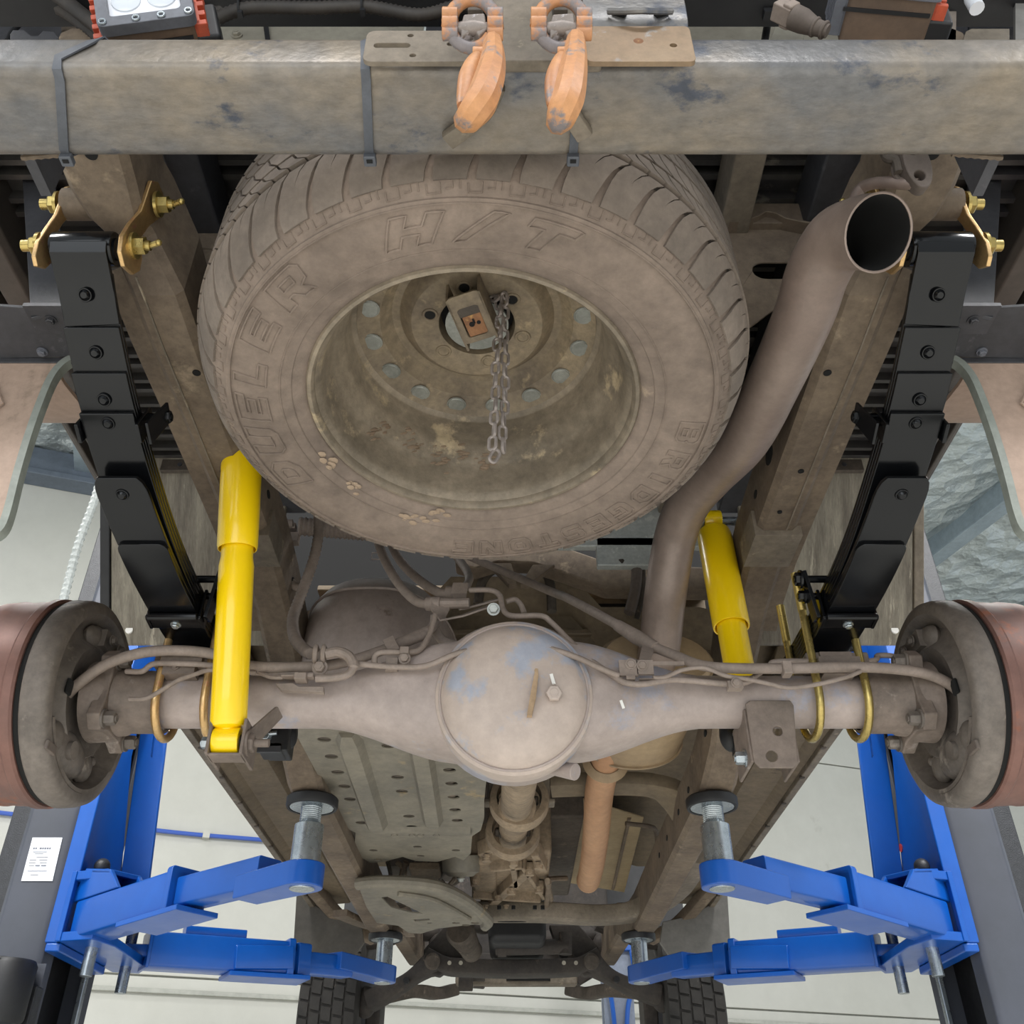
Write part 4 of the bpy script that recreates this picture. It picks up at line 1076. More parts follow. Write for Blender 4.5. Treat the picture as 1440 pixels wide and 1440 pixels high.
    # the other shoulder, hidden above
for z0, z1, off, n_ in ((.0525, .076, .3, 92), (.0815, .1155, .0, 80), (.121, .147, .55, 92), (.1525, .172, .2, 92)):
    for k in range(n_):
        p0 = 2 * PI * (k + off) / n_; wd = 2 * PI / n_ * .87; sk = .03
        rows = []
        for i in range(3):
            z = z0 + (z1 - z0) * i / 2; zig = (0, .012, 0)[i]
            rows.append([(p0 + sk * (i - 1) + zig + wd * (j / 2 - .5), .3655, z, (1, 0)) for j in range(3)])
        patchblock(m, rows, .0072)
tr = build('tread_block', m, TREAD, spare, ang=30); tr['kind'] = 'stuff'
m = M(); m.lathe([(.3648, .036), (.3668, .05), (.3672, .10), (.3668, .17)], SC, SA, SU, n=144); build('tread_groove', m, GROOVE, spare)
# key pattern moulded between sidewall and shoulder
m = M()
for k in range(NP):
    p0 = 2 * PI * (k + .5) / NP; w2 = PI / NP
    pts = [(-.62 * w2, .330), (-.62 * w2, .338), (.1 * w2, .3385), (.1 * w2, .331), (.75 * w2, .3305)] if k % 2 else [(-.7 * w2, .336), (-.7 * w2, .327), (.6 * w2, .3265), (.6 * w2, .335)]
    m.tube([sp(p0 + a, r, side_z(r) - .0006) for a, r in pts], .0011, 5)
kp = build('moulded_key', m, TYRE, tyre); kp['kind'] = 'stuff'

# raised outline lettering
GL = {
 'D': [[(0, 0), (.7, 0), (1, .25), (1, .75), (.7, 1), (0, 1)], [(.32, .28), (.58, .28), (.7, .38), (.7, .62), (.58, .72), (.32, .72)]],
 'U': [[(0, 1), (0, .2), (.2, 0), (.8, 0), (1, .2), (1, 1), (.68, 1), (.68, .28), (.32, .28), (.32, 1)]],
 'E': [[(0, 0), (1, 0), (1, .26), (.32, .26), (.32, .38), (.88, .38), (.88, .62), (.32, .62), (.32, .74), (1, .74), (1, 1), (0, 1)]],
 'L': [[(0, 0), (1, 0), (1, .27), (.32, .27), (.32, 1), (0, 1)]],
 'R': [[(0, 0), (.32, 0), (.32, .3), (.48, .3), (.68, 0), (1.02, 0), (.80, .34), (1, .46), (1, .85), (.85, 1), (0, 1)], [(.32, .53), (.7, .53), (.7, .76), (.32, .76)]],
 'H': [[(0, 0), (.32, 0), (.32, .37), (.68, .37), (.68, 0), (1, 0), (1, 1), (.68, 1), (.68, .63), (.32, .63), (.32, 1), (0, 1)]],
 '/': [[(0, 0), (.35, 0), (1, 1), (.65, 1)]],
 'T': [[(.34, 0), (.66, 0), (.66, .72), (1, .72), (1, 1), (0, 1), (0, .72), (.34, .72)]],
 'B': [[(0, 0), (.85, 0), (1, .15), (1, .42), (.92, .5), (1, .58), (1, .85), (.85, 1), (0, 1)], [(.32, .2), (.7, .2), (.7, .4), (.32, .4)], [(.32, .6), (.7, .6), (.7, .8), (.32, .8)]],
 'I': [[(.2, 0), (.8, 0), (.8, 1), (.2, 1)]],
 'G': [[(.2, 0), (1, 0), (1, .55), (.55, .55), (.55, .38), (.7, .38), (.7, .26), (.32, .26), (.32, .74), (1, .74), (1, 1), (.2, 1), (0, .8), (0, .2)]],
 'S': [[(0, 0), (.85, 0), (1, .15), (1, .5), (.87, .63), (.32, .63), (.32, .74), (1, .74), (1, 1), (.15, 1), (0, .85), (0, .5), (.13, .37), (.68, .37), (.68, .26), (0, .26)]],
 'O': [[(.2, 0), (.8, 0), (1, .2), (1, .8), (.8, 1), (.2, 1), (0, .8), (0, .2)], [(.38, .28), (.62, .28), (.7, .36), (.7, .64), (.62, .72), (.38, .72), (.3, .64), (.3, .36)]],
 'N': [[(0, 0), (.32, 0), (.32, .52), (.68, 0), (1, 0), (1, 1), (.68, 1), (.68, .48), (.32, 1), (0, 1)]],
}
def letter_at(ch, deg, wd, r0, hh, slant=.18):
    """one raised letter whose middle is at angle deg, tops outward, read clockwise"""
    m = M(); pc = math.radians(deg); rm = r0 + hh / 2
    for path in GL[ch]:
        pts = []
        for (a, b), (c, d) in zip(path, path[1:] + path[:1]):
            L_ = max(abs(c - a) * wd, abs(d - b) * hh); n = max(1, int(L_ / .006))
            pts += [(a + (c - a) * i / n, b + (d - b) * i / n) for i in range(n)]
        P = []
        for a, b in pts:
            x = (a - .5 + slant * (b - .5)) * wd; r = r0 + hh * b
            P.append(sp(pc - x / rm, r, side_z(r) - .0008))
        m.tube(P, .0016, 6, closed=True)
    return build('raised_letter', m, TYRE, tyre)
for ch, deg, wd in zip('DUELER', (204, 190.5, 178, 165.5, 151.5, 135.5), (.050, .050, .044, .040, .052, .056)): letter_at(ch, deg, wd, .272, .040)
for ch, deg, wd in zip('H/T', (102, 87, 72), (.058, .046, .054)): letter_at(ch, deg, wd, .268, .040, .35)
for ch, deg, wd in zip('BRIDGESTONE', (-7, -18, -26.5, -34.5, -43.5, -52, -60.5, -69, -77.5, -86.5, -95), (.038, .032, .018, .032, .032, .030, .032, .030, .034, .034, .030)): letter_at(ch, deg, wd, .279, .033, .05)
# moulded rings
m = M()
for r in (.3175, .255): m.torus(SC + SA * (side_z(r) - .0002), SA, r, .0011, n=120, m=6)
build('moulded_ring', m, TYRE, tyre)
# rim
rp_ = [(.224, -.002), (.221, -.0065), (.2165, -.007), (.2135, -.003), (.2125, .004), (.2075, .010), (.205, .018), (.2035, .034), (.200, .052), (.1975, .064), (.1955, .067), (.192, .076), (.185, .090), (.182, .10), (.181, .125), (.1795, .128), (.1795, .137), (.178, .140), (.172, .146)]
m = M(); m.lathe(rp_, SC, SA, SU, n=120); rim = build('rim', m, RIM, spare, ang=30)
m = M(); m.lathe([(.172, .145), (.164, .150), (.150, .153), (.140, .157), (.132, .168), (.124, .176), (.113, .177), (.106, .170), (.101, .162), (.095, .158), (.060, .158), (.0555, .160), (.054, .175), (.053, .19)], SC, SA, SU, n=96); disc = build('wheel_disc', m, RIM2, spare, ang=30)
m = M(); m.cyl(SC + SA * .185, SC + SA * .19, .056); build('hub_bore', m, HOLE, spare)
for k in range(16):
    a = math.radians(-13.5 - 22.5 * k)
    m = M(); c = sp(a, .156, .1515); m.lathe([(0, -.0022), (.0125, -.0022), (.0135, -.0012), (.0135, .002)], c, SA, n=20); m.torus(c, SA, .0142, .0012, n=20, m=6)
    build('vent_cover', m, ZPLUG, disc, ang=40)
for k in range(6):
    a = math.radians(103 - 60 * k); c = sp(a, .0698, .158)
    build('lug_hole', M().lathe([(0, -.0008), (.0075, -.0008), (.0082, .003)], c, SA, n=18), HOLE if k in (0, 1, 5) else RIM2, disc)
    build('lug_ring', M().torus(c, SA, .0098, .0022, n=20, m=8), RIM2, disc)
# dried mud clods on the rim barrel
m = M()
for j in range(13):
    a0 = random.gauss(-2.15, .33); r0 = random.choice((.188, .192, .197, .232, .240, .252))
    for i in range(9):
        r = r0 + random.gauss(0, .003 if r0 < .2 else .006); a = a0 + random.gauss(0, .035)
        if .203 < r < .229: continue
        z = .10 - (r - .183) * 2.6 if r < .21 else side_z(r)
        s_ = random.uniform(.002, .0055); m.ell(sp(a, r, z), (s_ * 1.6, s_ * 1.3, s_ * .28), n=8, k=4, R=Matrix.Rotation(random.uniform(0, 3), 3, 'Z') if r > .21 else Matrix.Rotation(1.1, 3, 'X') @ Matrix.Rotation(random.uniform(0, 3), 3, 'Z'))
cl = build('mud_clods', m, mat('dry_mud', '#a08c77', '#93806c', sc=30, rough=.9), rim); cl['kind'] = 'stuff'

# carrier bracket of the winch and its hanging chain
hk = sp(math.radians(150), .014, .145)
brk = thing('spare_carrier', 'tilted steel carrier bracket with rusty lock block in the hub of the spare', 'bracket', hk)
q = [at(624, 420, Z=2.385), at(673, 404, Z=2.39), at(702, 470, Z=2.375), at(652, 492, Z=2.37)]
cx_ = sum(q, V()) / 4; u = (q[1] - q[0]).normalized(); v = (q[3] - q[0]); v = (v - u * v.dot(u)).normalized()
m = M(); m.plate(rrect(.050, .078, .008, 3), [rrect(.029, .048, .004, 2, 0, .006)], cx_, u, v, .004)
for sd in (-1, 1): m.prism([cx_ + u * (.025 * sd) - v * .036, cx_ + u * (.025 * sd) + v * .05, cx_ + u * (.021 * sd) + v * .05, cx_ + u * (.021 * sd) - v * .036], (0, 0, .035))
build('frame_plate', m, RIM2, brk, bevel=.0015)
m = M(); R = Matrix((u, v, u.cross(v))).transposed(); m.box(cx_ + v * .014 + V((0, 0, .012)), (.028, .036, .022), R); lb = build('lock_block', m, RUST, brk, bevel=.002)
m = M(); nb = u.cross(v); nb = nb if nb.z < 0 else -nb; k0 = cx_ + v * .012 + V((0, 0, .012)) + nb * .0112
m.cyl(k0 - u * .004, k0 - u * .004 + nb * .0006, .004, n=12).cyl(k0 + u * .006, k0 + u * .006 + nb * .0006, .003, n=12).box(k0 - v * .004, (.003, .008, .001), R); build('keyhole', m, HOLE, lb)
m = M(); m.lathe([(0, 0), (.043, 0), (.046, -.004), (.046, -.008), (0, -.008)], SC + SA * .168, SA, n=40); build('carrier_plate', m, ZPLUG, brk)
m = M(); m.prism([cx_ - u * .02 - v * .02, cx_ + u * .02 - v * .02, cx_ + u * .018 - v * .002, cx_ - u * .018 - v * .002], (0, 0, .03)); build('roller', m, MUDD, brk, bevel=.004)
def link_mesh(c, ax, sd, L_=.0245, W_=.0142, r=.0023):
    c = V(c); ax = V(ax).normalized(); sd = (V(sd) - ax * V(sd).dot(ax)).normalized(); pts = []
    rr = W_ / 2 - r; hl = L_ / 2 - r - rr
    for i in range(9): a = PI * i / 8; pts.append(c + ax * (hl + rr * math.sin(a)) + sd * (rr * math.cos(a)))
    for i in range(9): a = PI + PI * i / 8; pts.append(c + ax * (-hl + rr * math.sin(a)) + sd * (rr * math.cos(a)))
    return M().tube(pts, r, 7, closed=True)
top = at(707, 432, Z=2.40); bot = at(700, 636, Y=.945)
ch = thing('hanging_chain', 'doubled steel chain hanging from the hub of the spare wheel', 'chain', top)
pitch = .0187
for sd_, ofs in ((-1, -.0062), (1, .0062)):
    d = bot - top; n = int(d.length / pitch)
    for i in range(n):
        c = top + d * ((i + .4) / n) + V((ofs, 0, 0)) * (1 if i > 2 else .5) + V((random.uniform(-.0012, .0012), ofs * .4, 0))
        s_ = V((1, .35 * sd_, 0)) if (i + (sd_ > 0)) % 2 else V((.25 * sd_, 1, 0))
        build('chain_link', link_mesh(c, d, s_), CHAIN, ch)
build('chain_link', link_mesh(bot + V((-.004, 0, -.006)), (.45, 0, 1), (1, .5, 0)), CHAIN, ch)
for i in range(4): build('chain_link', link_mesh(top + V((random.uniform(-.012, .012), random.uniform(-.01, .01), random.uniform(.0, .03))), (random.uniform(-1, 1), random.uniform(-1, 1), 1), (1, random.uniform(-1, 1), 0)), CHAIN, ch)

# ================================================================== EXHAUST
exh = thing('exhaust_system', 'dusty exhaust with wide open tailpipe, oval muffler and tan front pipe', 'exhaust', (.385, .87, 2.335))
tp = [(.4165, .696, 2.284), (.407, .716, 2.309), (.392, .746, 2.330), (.384, .80, 2.336), (.384, .869, 2.335), (.378, 1.0, 2.345), (.368, 1.154, 2.362), (.345, 1.30, 2.402), (.322, 1.40, 2.415), (.305, 1.477, 2.389), (.287, 1.547, 2.30), (.284, 1.63, 2.25), (.284, 1.72, 2.24)]
P = spl(tp, 7)
m = M(); n = len(P); m.tube(P, [.0445 - .0052 * min(i / 16, 1) for i in range(n)], 40, caps=False)
dirn = (P[0] - P[1]).normalized(); m.lathe([(.0445, 0), (.0448, .0012), (.0435, .0018), (.0420, .001), (.0420, -.008)], P[0], dirn, n=40)
build('tailpipe', m, EXH, exh, ang=50)
inner = M(); inner.tube([p for p in P[:20]], [.0418 - .0052 * min(i / 16, 1) for i in range(20)], 36)
inner.f = [f for f in inner.f if not (len(f) > 4 and max(f) < 37)]; build('tailpipe_bore', inner, HOLE, exh)
mc = V((.285, 1.68, 2.244)); me_ = V((.262, 2.02, 2.205)); axm = (me_ - mc).normalized()
prof = oval(0, 0, .112, .066, 40)
m = M(); L_ = (me_ - mc).length
pts = [mc + axm * (L_ * t) for t in (0, .015, .03, .05, .95, .97, .985, 1)]
m.sweep(pts, prof, scales=[.93, .965, 1.0, 1.0, 1.0, 1.0, .965, .93]); mf = build('muffler', m, MUFF, exh, ang=50)
m = M(); m.sweep([mc + axm * .016 , mc + axm * .022], oval(0, 0, .1165, .0705, 40)); build('muffler_seam', m, MUFF, mf)
m = M(); m.sweep([mc + axm * (L_ - .016), mc + axm * (L_ - .01)], oval(0, 0, .1165, .0705, 40)); build('muffler_seam', m, MUFF, mf)
fp = [(.215, 1.96, 2.19), (.208, 2.04, 2.17), (.205, 2.2, 2.155), (.215, 2.45, 2.14), (.222, 2.7, 2.13), (.225, 2.9, 2.135), (.23, 3.0, 2.16)]
m = M(); m.tube(spl(fp, 6), .034, 28); build('front_pipe', m, EXH2, exh)
m = M(); m.lathe([(.036, 0), (.052, .012), (.050, .016), (.036, .018)], V((.208, 2.03, 2.172)), V((0, 1, -.1)), n=28); build('pipe_collar', m, MUFF, exh)
m = M(); m.tube(spl([at(1196, 296, Y=.745), at(1208, 268, Y=.74), at(1228, 258, Y=.725), at(1256, 257, Y=.71), at(1290, 260, Y=.70)], 6), .0075, 12); build('hanger_rod', m, EXH, exh)
m = M(); m.tube(spl([at(1243, 212, Y=.69), at(1248, 222, Y=.69), at(1260, 226, Y=.69), at(1264, 243, Y=.695)], 5), .006, 10); build('hanger_rod', m, MUDD, exh)
m = M(); m.tube(spl([at(872, 790, Y=1.7), at(900, 790, Y=1.74), at(904, 830, Y=1.74), at(895, 870, Y=1.76)], 5), .006, 8); build('hanger_rod', m, MUDD, exh)
rb = thing('exhaust_hanger', 'dusty rubber hanger looped round the exhaust rod under the beam', 'rubber hanger', at(1280, 240, Y=.70))
m = M(); c = at(1281, 241, Y=.70); u = V((1, 0, .2)).normalized(); v = V((-.15, -.35, 1)).normalized()
m.plate(oval(0, 0, .017, .036, 24), [circ(-.002, .018, .007, 12), circ(-.002, -.018, .007, 12)], c, u, v, .018); m.torus(c + v * .0, u.cross(v), .021, .004, n=24); build('rubber_block', m, LINED, rb, bevel=.002)
m = M(); m.tube(spl([at(885, 790, Y=1.72), at(895, 800, Y=1.72), at(893, 830, Y=1.72), at(885, 862, Y=1.72)], 5), .012, 10); tag(build('exhaust_hanger', m, LINED), 'dark rubber hanger behind the exhaust pipe at the arched cross member', 'rubber hanger')

# ================================================================== TOW BEAM and what hangs on it
bar = thing('tow_beam', 'wide galvanised steel tow beam crossing above the spare tyre', 'tow bar', (0, .53, 2.26))
BY0, BY1, BZ, BH = .487, .586, 2.262, .057
m = M(); m.sweep([(-1.0, (BY0 + BY1) / 2, BZ + BH / 2), (1.0, (BY0 + BY1) / 2, BZ + BH / 2)], rrect(BY1 - BY0, BH, .0115, 5)); beam = build('beam', m, BEAM, bar, ang=30)
for sg in (-1, 1): build('mounting_arm', M().mm((sg * .52 - .006, .575, BZ + .04), (sg * .52 + .006, .66, 2.45)), DARK, bar)
def fy(px, py, Y): p = at(px, py, Y=Y); return (p.x, p.z)
# slotted plate
YP = .474
x0, z0 = fy(510, 94, YP); x1, z1 = fy(700, 50, YP)
w_, h_ = x1 - x0, z1 - z0; cx0, cz0 = (x0 + x1) / 2, (z0 + z1) / 2
def rel(px, py): a, b = fy(px, py, YP); return (a - cx0, b - cz0)
def hole(px, py, r): a, b = rel(px, py); return circ(a, b, r, 12)
sx, sz = rel(552, 71)
slot = rrect(.034, .0085, .004, 4, sx, sz)
m = M(); m.plate(rrect(w_, h_, .009, 4), [slot, hole(578, 57, .0028), hole(581, 85, .003), hole(634, 69, .0033)], (cx0, YP, cz0), (1, 0, 0), (0, 0, 1), .005); build('slotted_plate', m, MUD2, bar, bevel=.0008)
x0, z0 = fy(683, 86, .468); x1, z1 = fy(832, -60, .468)
m = M(); m.mm((x0, .468, z0), (x1, .480, z1)); build('centre_plate', m, MUD2, bar, bevel=.003)
# folded bracket
YP = .466
x0, z0 = fy(825, 94, YP); x1, z1 = fy(968, 44, YP); w_, h_ = x1 - x0, z1 - z0; cx0, cz0 = (x0 + x1) / 2, (z0 + z1) / 2
m = M(); m.plate(rrect(w_, h_, .006, 4), [hole(946, 71, .0034)], (cx0, YP, cz0), (1, 0, 0), (0, 0, 1), .005)
fb = build('folded_bracket', m, mat('rust_stained_steel', '#8a755c', '#7b654e', '#8b8a88', sc=12, rough=.55, metal=.2), bar, bevel=.0008)
m = M(); m.sweep(spl([(cx0, YP + .0025, z1 - .004), (cx0, YP + .001, z1 + .004), (cx0, YP - .004, z1 + .016), (cx0, YP - .005, z1 + .06), (cx0, YP - .005, z1 + .12)], 4), [(-w_ / 2, -.0025), (w_ / 2, -.0025), (w_ / 2, .0025), (-w_ / 2, .0025)], up=(0, 1, 0)); build('folded_upper', m, BEAM, fb, bevel=.0008)
a, b = fy(897, 65, YP); m = M(); m.lathe([(0, .006), (.004, .0055), (.0075, .003), (.0085, 0)], (a, YP, b), (0, -1, 0), n=18); build('rivet', m, RUST, fb)
a, b = fy(846, 75, YP); build('rivet_hole', M().cyl((a, YP - .0008, b), (a, YP + .002, b), .004, n=12), HOLE, fb)
for px in (871, 930):
    a = at(px, 19, Y=.458); build('notch', M().box(a, (.013, .003, .006), Matrix.Rotation(.5 if px < 900 else -.5, 3, 'Y')), HOLE, fb)
a = at(900, 16, Y=.455); m = M(); m.tube(spl([a + V((-.03, 0, .0)), a + V((-.015, -.004, -.008)), a + V((0, -.006, -.011)), a + V((.015, -.004, -.008)), a + V((.03, 0, 0))], 4), .003, 8); build('pressed_lip', m, BEAM, fb)
# stays welded below the beam
for pts in ([(698, 120), (678, 160), (630, 197)], [(795, 150), (806, 166), (822, 190)]):
    P3 = [at(px, py, Z=BZ - .007) for px, py in pts]
    m = M(); m.sweep(spl(P3, 4), rrect(.018, .013, .003, 2)); build('stay', m, MUD2, bar)
# chain hanger lugs
for px in (668, 788):
    p = at(px, 12, Y=.452); m = M(); m.mm(p + V((-.0065, -.004, -.010)), p + V((.0065, .030, .10))); build('hook_lug', m, MUDD, bar, bevel=.001)

# chain hooks
CU = V((0, -_s, _c))           # direction square to the hanging rings
def hook(px, body, cheek, label):
    O = at(px, 40, Y=.44)
    t = thing('chain_hook', label, 'hook', O, 'worn orange chain hooks')
    def ring(a0, a1, rx=.0205, rz=.0215, off=0.0):
        return [O + V((rx * math.cos(math.radians(a)), 0, 0)) + CU * (rz * math.sin(math.radians(a))) + V((0, -.004 + off * math.sin(math.radians(a)), 0)) for a in range(a0, a1 + 1, 15)]
    for a0, a1 in ((-10, 190), (170, 320)):
        P = ring(a0, a1); n = len(P); m = M(); m.tube(P, [.0055 + .0022 * (2 * i / (n - 1) - 1) ** 2 for i in range(n)], 14); build('coupling_half', m, ORNG, t)
    for s_ in (-1, 1):
        for k, dz in enumerate((-.0075, .0015, .0095)):
            c = O + V((s_ * .0200, -.006, 0)) + CU * (dz - .002)
            m = M(); m.cyl(c + V((-.007, 0, 0)) - CU * .001, c + V((.007, 0, 0)) - CU * .001, .0062 if k != 1 else .0068, n=14); build('coupling_eye', m, ORNG, t, bevel=.0008)
    m = M(); m.lathe([(.0045, -.016), (.0062, -.008), (.0075, 0), (.0062, .008), (.0045, .016)], O + V((0, -.004, 0)) - CU * .004, (1, 0, 0), n=14); build('coupling_pin', m, CHAIN, t)
    m = M(); m.prism([O + V((a, -.010, 0)) + CU * b for a, b in ((-.008, .003), (.011, .004), (.013, -.010), (.006, -.016), (.001, -.010), (-.010, -.018), (-.011, -.008))], (0, .010, 0)); build('spacer', m, CHAIN, t, bevel=.0015)
    P = spl([at(*p) if len(p) < 3 else at(p[0], p[1], Y=p[2]) for p in body], 6); n = len(P)
    rs = [.0076 + .0054 * math.sin(PI * min((i / (n - 1)) ** .85 * 1.12, 1)) for i in range(n)]
    m = M(); m.tube(P, rs, 9, flat=1.1, ref=(1, 0, 0)); build('hook_body', m, ORNG, t, ang=24, bevel=.0015)
    P = spl([at(p[0], p[1], Y=p[2]) for p in cheek], 5); n = len(P); m = M(); m.tube(P, [.0055 + .0035 * math.sin(PI * i / (n - 1)) for i in range(n)], 12); build('hook_cheek', m, ORNG, t, ang=50)
    m = M(); q = at(cheek[0][0] + 6, cheek[0][1] - 6, Y=.43); m.cyl(q + V((-.008, 0, 0)), q + V((.014, 0, 0)), .0048, n=14); build('clevis_pin', m, ORNG, t, bevel=.001)
hook(665, [(693, 58, .434), (693, 85, .426), (688, 112, .421), (679, 138, .421), (669, 154, .425), (660, 166, .436), (656, 168, .450), (660, 160, .462), (666, 148, .466)], [(672, 80, .43), (662, 100, .432), (657, 125, .434), (652, 150, .436)], 'worn orange chain hook hanging over the end of the slotted plate')
hook(789, [(810, 54, .434), (808, 85, .426), (804, 112, .421), (799, 139, .421), (793, 155, .425), (788, 167, .436), (786, 169, .450), (789, 160, .462), (793, 148, .466)], [(791, 80, .43), (784, 100, .432), (780, 125, .434), (779, 150, .436)], 'worn orange chain hook hanging beside a cable tie and the rust stained bracket')

# cable ties round the beam
def tie(pts_px, label, z_top=True):
    xa, xb, xc = pts_px      # x at rear top, rear lower corner, front lower edge
    e = .0022; yc = (BY0 + BY1) / 2
    P = [(xa + .01, BY0 + .02, BZ + BH + e), (xa, BY0 + .004, BZ + BH + e), (xa - .003, BY0 - e, BZ + .040), (xb, BY0 - e, BZ + .012), (xb, BY0 + .003, BZ + .002 - e * .6), (xb, BY0 + .012, BZ - e), (xc, BY1 - .012, BZ - e), (xc, BY1 - .003, BZ + .002 - e * .6), (xc, BY1 + e, BZ + .012), (xc, BY1 + e, BZ + .04), (xc, BY1 - .005, BZ + BH + e), (xc, yc, BZ + BH + .001 + e)]
    ups = [(0, 0, 1), (0, -.5, 1), (0, -1, .2), (0, -1, -.2), (0, -1, -1), (0, -.2, -1), (0, .2, -1), (0, 1, -1), (0, 1, -.2), (0, 1, .2), (0, .5, 1), (0, 0, 1)]
    t = thing('cable_tie', label, 'cable tie', (xc, BY1, BZ), 'cable ties round the beam')
    m = M(); m.sweep(P, [(-.0045, -.0009), (.0045, -.0009), (.0045, .0009), (-.0045, .0009)], up=ups); build('strap', m, TIE, t)
    m = M(); m.box((xc, BY1 - .002, BZ - .004), (.0125, .012, .008)); hd = build('head', m, TIE, t, bevel=.0012)
    build('head_slot', M().box((xc, BY1 - .003, BZ - .0084), (.006, .004, .001)), HOLE, hd)
tie((-.404, -.431, -.456), 'grey cable tie slanting round the beam near its end under the work lamp')
tie((-.139, -.139, -.1455), 'grey cable tie hanging from the end of the slotted plate')
tie((.064, .064, .0625), 'grey cable tie running down behind an orange chain hook')

# ================================================================== FUEL TANK, SKID PLATE
def superell(c, r, e=3.0, n=40, k=24):
    m = M(); c = V(c); vs = []; fs = []
    def pw_(x, p): return math.copysign(abs(x) ** p, x)
    for i in range(k + 1):
        th = -PI / 2 + PI * i / k
        for j in range(n):
            a = 2 * PI * j / n; q = 2 / e
            vs.append(c + V((r[0] * pw_(math.cos(th), q) * pw_(math.cos(a), q), r[1] * pw_(math.cos(th), q) * pw_(math.sin(a), q), r[2] * pw_(math.sin(th), q))))
    for i in range(k):
        for j in range(n):
            l = (j + 1) % n; fs.append((i * n + j, i * n + l, (i + 1) * n + l, (i + 1) * n + j))
    return m.add(vs, fs)
t = thing('fuel_tank', 'rounded grey plastic fuel tank bulging behind the axle beside the hoses', 'fuel tank', (-.285, 2.0, 2.3))
tc_ = V((-.285, 2.02, 2.30)); tr_ = (.172, .40, .185)
tk = build('tank_shell', superell(tc_, tr_, 2.7), PLAST, t, ang=60)
m = M(); q = 2 / 2.7; z_ = .075; cs_ = (1 - (z_ / tr_[2]) ** 2.7) ** (1 / 2.7)
m.tube([tc_ + V((tr_[0] * cs_ * math.copysign(abs(math.cos(a)) ** q, math.cos(a)), tr_[1] * cs_ * math.copysign(abs(math.sin(a)) ** q, math.sin(a)), z_)) for a in [2 * PI * i / 60 for i in range(60)]], .004, 6, closed=True); build('tank_seam', m, PLAST, tk)
m = M(); p = at(531, 782, Y=1.66); m.tube([p + V((x, 0, z)) for x, z in ((-.012, -.008), (.012, -.008), (.012, .008), (-.012, .008))], .0015, 6, closed=True); build('moulded_square', m, PLAST, tk)
t = thing('skid_plate', 'grey ribbed tank skid plate with rows of oval holes', 'skid plate', (-.25, 2.1, 2.1))
Z = 2.105
o3 = [at(a, b, Z=Z) for a, b in ((412, 1022), (416, 1032), (447, 1090), (478, 1155), (490, 1166), (500, 1171), (499, 1184), (508, 1206), (520, 1213), (536, 1213), (566, 1205), (585, 1211), (615, 1212), (640, 1205), (652, 1210), (662, 1200), (664, 1176), (676, 1168), (681, 1150), (681, 1125), (690, 1040), (690, 1000), (405, 1000))]
org = V((-.25, 2.1, Z))
hs = []
for a, b in ((456, 1040), (466, 1064), (475, 1086), (484, 1106), (492, 1124), (508, 1157), (546, 1049), (559, 1093), (565, 1113), (575, 1148), (579, 1163), (587, 1191), (632, 1083), (635, 1102), (638, 1121), (640, 1139), (643, 1154), (525, 1196), (591, 1204), (641, 1196), (539, 1026), (531, 1209)):
    p = at(a, b, Z=Z) - org; r = .0135 if b < 1190 else .011; hs.append(oval(p.x, p.y, r, r * .95, 14))
p = at(605, 1123, Z=Z) - org; hs.append(rrect(.017, .034, .003, 2, p.x, p.y))
m = M(); m.plate([(p.x - org.x, p.y - org.y) for p in o3], hs, org, (1, 0, 0), (0, 1, 0), .003)
sk = build('plate', m, SKID, t, ang=30)
for (a, b, wd) in (((488, 1030), (532, 1165), .055), ((588, 1030), (610, 1160), .05), ((640, 1035), (655, 1075), .03)):
    p, q = at(*a, Z=Z), at(*b, Z=Z)
    m = M(); m.sweep([p, p.lerp(q, .06), p.lerp(q, .94), q], [(-wd / 2, .001), (-wd * .3, -.017), (wd * .3, -.017), (wd / 2, .001)], scales=[.6, 1, 1, .6]); build('pressed_rib', m, SKID, sk, ang=50)
m = M(); p, q = at(530, 1168, Z=Z), at(662, 1168, Z=Z); m.sweep([p, q], [(-.03, 0), (-.015, -.008), (.015, -.008), (.03, 0)]); build('step', m, SKID, sk, ang=50)
for px in (555, 580, 592, 614):
    m = M(); p = at(px, 1172, Z=Z - .004); m.bolt(p, (0, -.3, -1), .008, .008); build('plate_bolt', m, SKID, sk)
m = M(); m.mm((-.40, 1.72, Z + .004), (-.12, 2.58, Z + .03)); build('tank_base', m, MUDD, t, bevel=.01)

# ================================================================== PROPELLER SHAFT, GEARBOX
t = thing('propeller_shaft', 'dusty propeller shaft with two round safety rings below the differential', 'drive shaft', (.01, 2.1, 2.1))
P = [(.02, 1.64, 2.038), (.012, 2.05, 2.095), (.006, 2.3, 2.125), (.0, 2.6, 2.15)]
m = M(); m.tube(P, .036, 28); m.tube([V(P[1]) + V((0, .10, .012)), V(P[1]) + V((0, .16, .02))], .043, 28); build('shaft', m, CAST, t)
for px, py, Y, R_ in ((730, 1126, 2.18, .062), (721, 1170, 2.42, .062)):
    c = at(px, py, Y=Y); m = M(); m.lathe([(R_ * .84, -.02), (R_ * 1.08, -.02), (R_ * 1.12, -.012), (R_ * 1.12, .012), (R_ * 1.08, .02), (R_ * .84, .02)], c, (0, 1, -.12), n=40, closed=True); build('safety_ring', m, CAST, t)
    m = M(); m.mm(c + V((-.035, -.015, -.012)), c + V((.035, .015, .012))); m.cyl(c + V((-.045, 0, 0)), c + V((.045, 0, 0)), .011); build('yoke', m, MUDD, t, bevel=.004)
c = at(730, 1118, Y=2.2)
